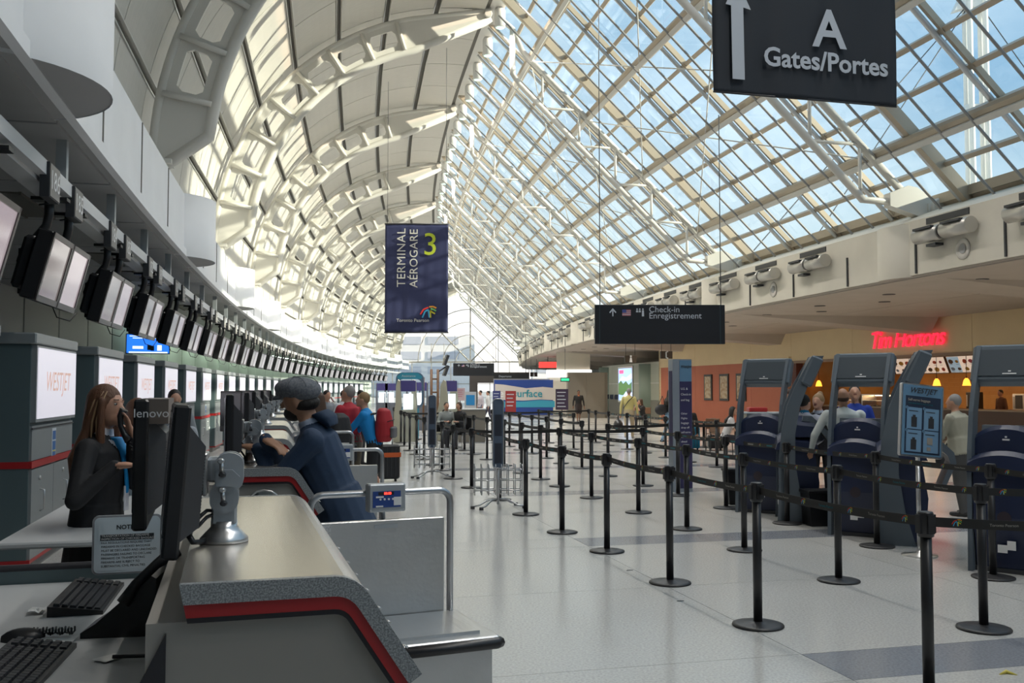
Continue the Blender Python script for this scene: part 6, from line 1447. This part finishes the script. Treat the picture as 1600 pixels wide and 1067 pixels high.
def loc2(pt, rz, p):   # world point -> local frame of a person standing at pt
    d = Vector(p)-Vector(pt); c, s = math.cos(-rz), math.sin(-rz); return Vector((d.x*c-d.y*s, d.x*s+d.y*c, d.z))
def dir2(rz, v): c, s = math.cos(-rz), math.sin(-rz); return Vector((v[0]*c-v[1]*s, v[0]*s+v[1]*c, v[2]))
# the man in the flat cap
pt = Vector((-.90, 5.24, 0)); rz = math.radians(96)
m_, U, Hm, Rl, Rh = person('man in a grey flat cap and dark blue jacket leaning on the second counter', pt, rz, 1.79, lean=.37, hd=(-.35, -.20), LH=loc2(pt, rz, (-1.36, 5.16, 1.345)), RH=loc2(pt, rz, (-1.30, 5.07, 1.40)),
       fl=dir2(rz, (-1, .35, .1)), fr=dir2(rz, (.85, -.35, -.45)), top=(.018, .040, .085), bot=(.20, .17, .135), skin=1, hair='dark', style='capstyle', vox=.0075, coat=.17, bw=1.12, face=True, collar=(.32, .38, .50))
hd_ = MB(); k = 1.79/1.75
loft(hd_, [(U(0, -.11, 1.42), .12*k, .035*k, Rl @ Vector((1, 0, 0)), Rl @ Vector((0, 1, 0))), (U(0, -.10, 1.47), .115*k, .055*k, Rl @ Vector((1, 0, 0)), Rl @ Vector((0, 1, 0))), (U(0, -.07, 1.515), .085*k, .05*k, Rl @ Vector((1, 0, 0)), Rl @ Vector((0, 1, 0)))])
remesh({'h': hd_}, {'h': mat('navy jacket hood', (.016, .036, .075), .85)}, .010, 'hood', m_)
bd_ = MB(); ell(bd_, Hm(0, .045, -.070), (.056*k, .058*k, .045*k), Rh); bd_.obj('beard', mat('hair dark', HAIR['dark'], .6), m_)
# the woman on the phone
pt = Vector((-2.16, 5.02, 0)); rz = math.radians(-88)
m_, U, Hm, Rl, Rh = person('woman with long streaked hair in a black jacket talking on a desk telephone', pt, rz, 1.70, lean=.05, hd=(-.28, -.08), LH=loc2(pt, rz, (-1.955, 4.97, 1.40)), RH=loc2(pt, rz, (-1.97, 4.80, 1.28)),
       fl=dir2(rz, (-.25, -.2, 1)), fr=dir2(rz, (1, -.1, .02)), top=(.010, .010, .012), bot=(.010, .010, .012), skin=0, hair='auburn', style='long', vox=.0075, coat=.16, bw=1.06, face=True, collar=(.60, .62, .68))
k = 1.70/1.75
for i, dx in enumerate((-.07, .05, .02)):
    st_ = MB(); st_.tube([Hm(.058, .05-.022*i, .080), Hm(.086, .035-.025*i, .02), Hm(.092, .01-.028*i, -.08), U(.108, .02-.035*i, 1.33)], [.003, .005, .006, .003], 6)
    st_.obj('blond_streak', mat('blond streak', (.26, .16, .08), .6), m_)
sc_ = MB(); loft(sc_, [(U(0, .15, 1.16), .018, .008, Vector((1, 0, 0)), Vector((0, 1, 0))), (U(0, .145, 1.28), .038, .014, Vector((1, 0, 0)), Vector((0, 1, 0))), (U(0, .115, 1.39), .042, .022, Vector((1, 0, 0)), Vector((0, 1, 0))), (U(0, .07, 1.455), .045, .03, Vector((1, 0, 0)), Vector((0, 1, 0)))])
remesh({'h': sc_}, {'h': mat('bright blue scarf', (.0, .23, .55), .6)}, .008, 'scarf', m_)
MB().bbox(-.03, .03, .15, .158, 1.03, 1.16, .003).obj('identity_badge', mat('badge white', (.6, .6, .65), .4), m_)
hp = loc2(pt, rz, (-2.02, 4.955, 1.50)); hs = tag(empty('telephone_handset', m_.matrix_basis @ hp if False else Vector((-1.995, 4.93, 1.47)), rz), 'black telephone handset held to the ear of the woman in black', 'telephone')
MB().tube([(0, .035, -.075), (0, .012, -.045), (0, -.008, 0), (0, -.012, .05), (0, .008, .085)], [.022, .015, .013, .015, .022], 10).obj('handset_body', M_black, hs)
MB().tube([(.0+.008*math.cos(t*1.7), .04+.002*t+.008*math.sin(t*1.7), -.08-.0058*t) for t in range(70)], .0022, 5).obj('coiled_cord', M_black, hs)
stl = tag(empty('office_stool', (-2.22, 4.42, 0), .3), 'black office stool in front of the woman on the phone', 'stool')
MB().lathe([(.19, .74), (.21, .76), (.21, .80), (.18, .82)], 24).obj('seat', M_black, stl); MB().lathe([(.03, .08), (.03, .74)], 12).obj('gas_lift', M_dark, stl)
MB().tube([(.2*math.cos(t*math.pi/10), .2*math.sin(t*math.pi/10), .36) for t in range(20)], .010, 6, closed=True).obj('foot_ring', M_alu, stl)
for q in range(5): a = q*1.2566; MB().tube([(0, 0, .10), (.26*math.cos(a), .26*math.sin(a), .06)], .018, 6).lathe([(.02, 0), (.028, .025), (.02, .05)], 8, c=(.27*math.cos(a), .27*math.sin(a))).obj('leg', M_black, stl)
V = Vector
def gp(px, Y): return V(((px-800)/1500.*Y, Y, 0))
# (the rest of the people, with plainer faces)
m_, U, Hm, _, _ = person('woman with a brown bob seated behind the front monitors', gp(240, 6.4), .9, 1.64, lean=.3, hd=(.1, -.1), top=(.35, .42, .48), hair='auburn', style='bob', vox=.013, collar=(.0, .12, .30))
person('man with short dark hair facing the camera behind the seated woman with the bob', gp(274, 11.3), math.radians(195), 1.68, lean=.1, hd=(.3, 0), top=(.25, .28, .3), hair='dark', skin=0, vox=.016)
person('dark-haired agent whose crown shows between two monitors', gp(277, 9.6), math.radians(20), 1.56, lean=.22, top=(.3, .33, .36), hair='dark', style='bob', vox=.016)
pt = gp(509, 10.5)
m_, U, Hm, _, _ = person('woman with long brown hair at a counter left of the man in red', pt, math.radians(60), 1.66, lean=.2, hd=(.1, -.15), top=(.012, .012, .014), bot=(.02, .03, .06), hair='brown', style='long', vox=.014)
def pack(name, lb, loc, rz, col, sz, straps=None, z=1.0):
    t = tag(empty(name, V(loc)+V((0, 0, z)), rz), lb, 'backpack'); a, b, c = sz
    g = MB(); loft(g, [(V((0, 0, -c/2)), a*.42, b*.40, V((1, 0, 0)), V((0, 1, 0))), (V((0, -.01, -c*.3)), a*.52, b*.55, V((1, 0, 0)), V((0, 1, 0))), (V((0, -.01, c*.1)), a*.5, b*.5, V((1, 0, 0)), V((0, 1, 0))), (V((0, .0, c*.42)), a*.38, b*.38, V((1, 0, 0)), V((0, 1, 0))), (V((0, .01, c*.5)), a*.2, b*.2, V((1, 0, 0)), V((0, 1, 0)))])
    remesh({'h': g}, {'h': mat('pack '+lb[:14], col, .7, bump=(12, .4))}, .014, 'pack_body', t)
    MB().bbox(-a*.32, a*.32, -b*.72, -b*.45, -c*.38, -c*.05, .02).obj('front_pocket', mat('pocket '+lb[:14], straps or col, .7), t)
    for x in (-a*.25, a*.25): MB().tube([(x, b*.45, c*.35), (x, b*1.0, c*.25), (x*1.3, b*1.05, -.05), (x, b*.5, -c*.3)], .016, 6).obj('strap', M_black, t)
    MB().tube([(-a*.4, -b*.35, c*.1), (0, -b*.62, c*.16), (a*.4, -b*.35, c*.1)], .006, 5).obj('zip', M_black, t)
    return t
pack('backpack', 'large black backpack on the back of the long-haired woman', gp(531, 10.4), math.radians(62), (.008, .008, .010), (.34, .24, .60), z=1.10)
pt = gp(551, 13.6); rz = math.radians(60)
person('grey-haired man in a red polo shirt looking down at his hands', pt, rz, 1.74, lean=.16, hd=(.1, -.45), LH=(-.05, .33, 1.08), RH=(.08, .33, 1.06), top=(.38, .015, .03), bot=(.17, .14, .10), sleeves='short', skin=0, hair='grey', vox=.014, bw=1.1)
pt = gp(586, 13.4); rz = math.radians(84)
person('blond traveller in a blue jacket and black shorts with a red backpack', pt, rz, 1.66, lean=.30, hd=(.05, -.4), LH=(-.06, .50, .98), RH=(.10, .48, .96), top=(.0, .20, .52), bot=(.012, .012, .014), shorts=True, hair='blond', vox=.013, shoe=(.1, .1, .1))
pack('backpack', 'red and grey backpack worn by the blond traveller', gp(600, 13.4), math.radians(84), (.34, .012, .02), (.33, .24, .47), (.12, .12, .13), z=1.16)
s_ = suitcase('suitcase', 'black suitcase with an orange band behind the blond traveller', 607, 752, (.010, .010, .012), .66, .36, .26, .4); MB().box(-.19, .19, -.14, .14, .44, .52).obj('orange_band', mat('orange band', (.55, .10, .02), .5), s_)
gr = tag(empty('green_strap_bag', gnd(566, 790, .35), .2), 'dark bag with a lime green strap behind the scales', 'bag'); MB().bbox(-.14, .14, -.1, .1, -.35, .08, .03).obj('bag_body', M_black, gr); MB().box(-.15, .15, -.11, .11, -.02, .04).obj('strap', mat('lime strap', (.15, .5, .02), .5), gr)
for (px, Y, lb, tp) in ((509, 20, 'agent behind the counters left of the long-haired woman', (.2, .22, .25)), (536, 20, 'agent in a white shirt behind the far counters', (.6, .62, .65)), (562, 21, 'dark-haired agent between the man in red and the blond traveller', (.15, .16, .2))):
    person(lb, gp(px, Y), math.radians(230), 1.66, lean=.05, top=tp, vox=.024)
for (px, Y, lb, tp, hr, rz) in ((697, 27, 'seated man in a grey shirt at the far help desk', (.25, .27, .26), 'dark', 200), (719, 27, 'seated woman in a black cardigan beside the man in grey', (.015, .015, .018), 'brown', 150)):
    person(lb, gp(px, Y), math.radians(rz), 1.70, lean=.1, legs='sit', hd=(0, -.2), top=tp, hair=hr, style='short' if hr == 'dark' else 'bob', vox=.022, LH=(-.15, .35, .75), RH=(.15, .35, .75))
    t = tag(empty('waiting_chair', gp(px, Y), math.radians(rz)), 'black waiting chair under the seated '+('man in grey' if px < 700 else 'woman in the black cardigan'), 'chair')
    MB().bbox(-.24, .24, -.22, .24, .38, .42, .02).obj('seat', M_black, t); MB().bbox(-.24, .24, -.26, -.22, .45, .9, .015).obj('backrest', M_black, t)
    for x in (-.2, .2):
        for y in (-.2, .2): MB().tube([(x, y, 0), (x, y, .38)], .015, 6).obj('leg', M_alu, t)
pt = gnd(983, 685); person('man in a yellow shirt and khaki trousers walking away with a shoulder strap', pt, math.radians(-14), 1.70, legs='walk', top=(.58, .50, .20), bot=(.42, .34, .23), shoe=(.3, .28, .25), hair='grey', vox=.018, bw=1.1, LH=(-.30, .02, .78))
MB_s = MB().tube([(.16, -.12, 1.40), (0, -.155, 1.25), (-.17, -.10, 1.02)], .014, 6).tube([(-.17, -.10, 1.02), (-.16, .08, 1.0)], .014, 6).obj('shoulder_strap', M_black); MB_s.location = pt; MB_s.rotation_euler = (0, 0, math.radians(-14)); tag(MB_s, 'thin black strap across the back of the man in yellow', 'strap')
hb_ = tag(empty('holdall', gnd(966, 683)+V((0, 0, .42)), 0), 'black holdall carried by the man in the yellow shirt', 'bag'); g = MB(); ell(g, V((0, 0, 0)), (.17, .26, .20)); remesh({'h': g}, {'h': M_black}, .02, 'bag_body', hb_); MB().tube([(0, -.12, .15), (0, -.05, .34), (0, .05, .34), (0, .12, .15)], .012, 6).obj('handle', M_black, hb_)
person('woman in a dark cardigan over a patterned top walking towards the camera', gnd(904, 660), math.radians(185), 1.62, legs='walk', top=(.015, .014, .014), bot=(.03, .02, .02), skirt=True, skin=2, hair='dark', vox=.02, collar=(.42, .13, .05), bw=1.15)
person('seated woman with dark hair and bare arms near the light box', gnd(1006, 672), math.radians(110), 1.66, legs='sit', lean=.25, hd=(0, -.3), sleeves='short', top=(.02, .02, .022), bot=(.02, .02, .025), skin=0, hair='brown', style='long', vox=.02, LH=(-.05, .30, 1.0), RH=(.1, .3, 1.0))
pt = gnd(1047, 692); person('person in pale jeans with a dark shoulder bag half hidden by the totem', pt, math.radians(-60), 1.66, legs='walk', top=(.012, .012, .015), bot=(.22, .35, .50), hair='dark', style='long', vox=.02)
hb_ = tag(empty('shoulder_bag', pt+V((-.28, -.1, 1.02)), .5), 'slouchy dark shoulder bag of the person in pale jeans', 'bag'); g = MB(); ell(g, V((0, 0, 0)), (.24, .12, .17)); remesh({'h': g}, {'h': mat('bag charcoal', (.03, .03, .035), .6)}, .02, 'bag_body', hb_); MB().tube([(-.15, 0, .1), (.05, 0, .42), (.15, 0, .1)], .012, 6).obj('strap', M_black, hb_)
person('dark-haired girl in a white top reading at a table by the red wall', gnd(1133, 716), math.radians(-100), 1.64, legs='sit', lean=.35, hd=(-.5, -.4), sleeves='short', top=(.62, .60, .60), bot=(.02, .02, .03), skin=0, hair='dark', style='long', vox=.016, LH=(-.12, .38, .82), RH=(.12, .38, .82))
person('dark-haired man seated with his back turned between totem and red wall', gnd(1077, 705), math.radians(10), 1.70, legs='sit', lean=.1, top=(.012, .012, .014), hair='dark', vox=.018)
person('agent with a dark bun and white blouse beside the side-on kiosk', gp(1251, 12.4), math.radians(-40), 1.62, lean=.22, hd=(-.3, -.35), top=(.52, .52, .58), bot=(.02, .02, .03), hair='dark', style='bun', vox=.015, collar=(.0, .13, .26), RH=(.05, .35, .95), LH=(-.1, .4, 1.0))
person('fair-haired agent with a bun and black waistcoat bending forward', gp(1281, 13.0), math.radians(150), 1.64, lean=.30, hd=(-.2, -.4), top=(.55, .57, .60), vest=(.010, .010, .012), bot=(.015, .015, .02), hair='blond', style='bun', vox=.015, collar=(.4, .45, .55))
person('bald man in a white shirt seen from behind at the kiosks', gp(1318, 11.6), math.radians(-10), 1.70, lean=.14, hd=(-.1, -.3), top=(.66, .70, .68), bot=(.012, .012, .014), skin=1, hair='brown', style='bald', vox=.014, bw=1.2, LH=(-.36, .22, .92), RH=(.1, .4, .95))
person('man in a royal blue shirt facing the camera behind the bald man', gp(1334, 13.2), math.radians(165), 1.74, lean=.12, hd=(0, -.4), top=(.01, .04, .30), bot=(.02, .02, .03), skin=0, hair='dark', vox=.016, sleeves='short')
pt = gnd(1508, 806); person('older grey-haired man in a beige jacket and grey trousers by the food counter', pt, math.radians(44), 1.62, lean=.20, hd=(.1, -.3), top=(.34, .33, .26), bot=(.075, .075, .075), skin=0, hair='grey', vox=.013, coat=.06, bw=1.5, LH=(-.12, .35, .92), RH=(.1, .3, .85))
hb_ = tag(empty('handbag', pt+V((-.20, .05, .72)), .3), 'dark bag in the hand of the older man in the beige jacket', 'bag'); g = MB(); ell(g, V((0, 0, 0)), (.18, .09, .13)); remesh({'h': g}, {'h': M_black}, .018, 'bag_body', hb_); MB().tube([(-.07, 0, .08), (0, 0, .22), (.07, 0, .08)], .01, 6).obj('handle', M_black, hb_)
person('distant person in pale clothes beside the dark portal', gnd(751, 664), math.radians(120), 1.62, legs='walk', top=(.5, .45, .5), bot=(.1, .1, .15), vox=.03)
person('distant person in a white top farther right by the dark portal', gnd(763, 664), math.radians(100), 1.60, legs='walk', top=(.65, .65, .65), bot=(.05, .05, .08), vox=.03)
suitcase('suitcase', 'small pink suitcase of the distant traveller', 747, 667, (.6, .03, .2), .75, .5, .3)
person('shopper in a pale green top behind the side-on kiosk', gp(1232, 17), math.radians(100), 1.68, top=(.42, .48, .38), vox=.02, hair='brown')
for (x, y, lb, tp) in ((2.2, 7.9, 'shop worker in a dark cap behind the pastry cases', (.10, .03, .02)), (2.3, 3.5, 'shop worker in brown behind the counter near the toaster', (.14, .06, .03))):
    person(lb, W(x, y), math.radians(100), 1.66, top=tp, vox=.022, hair='dark')
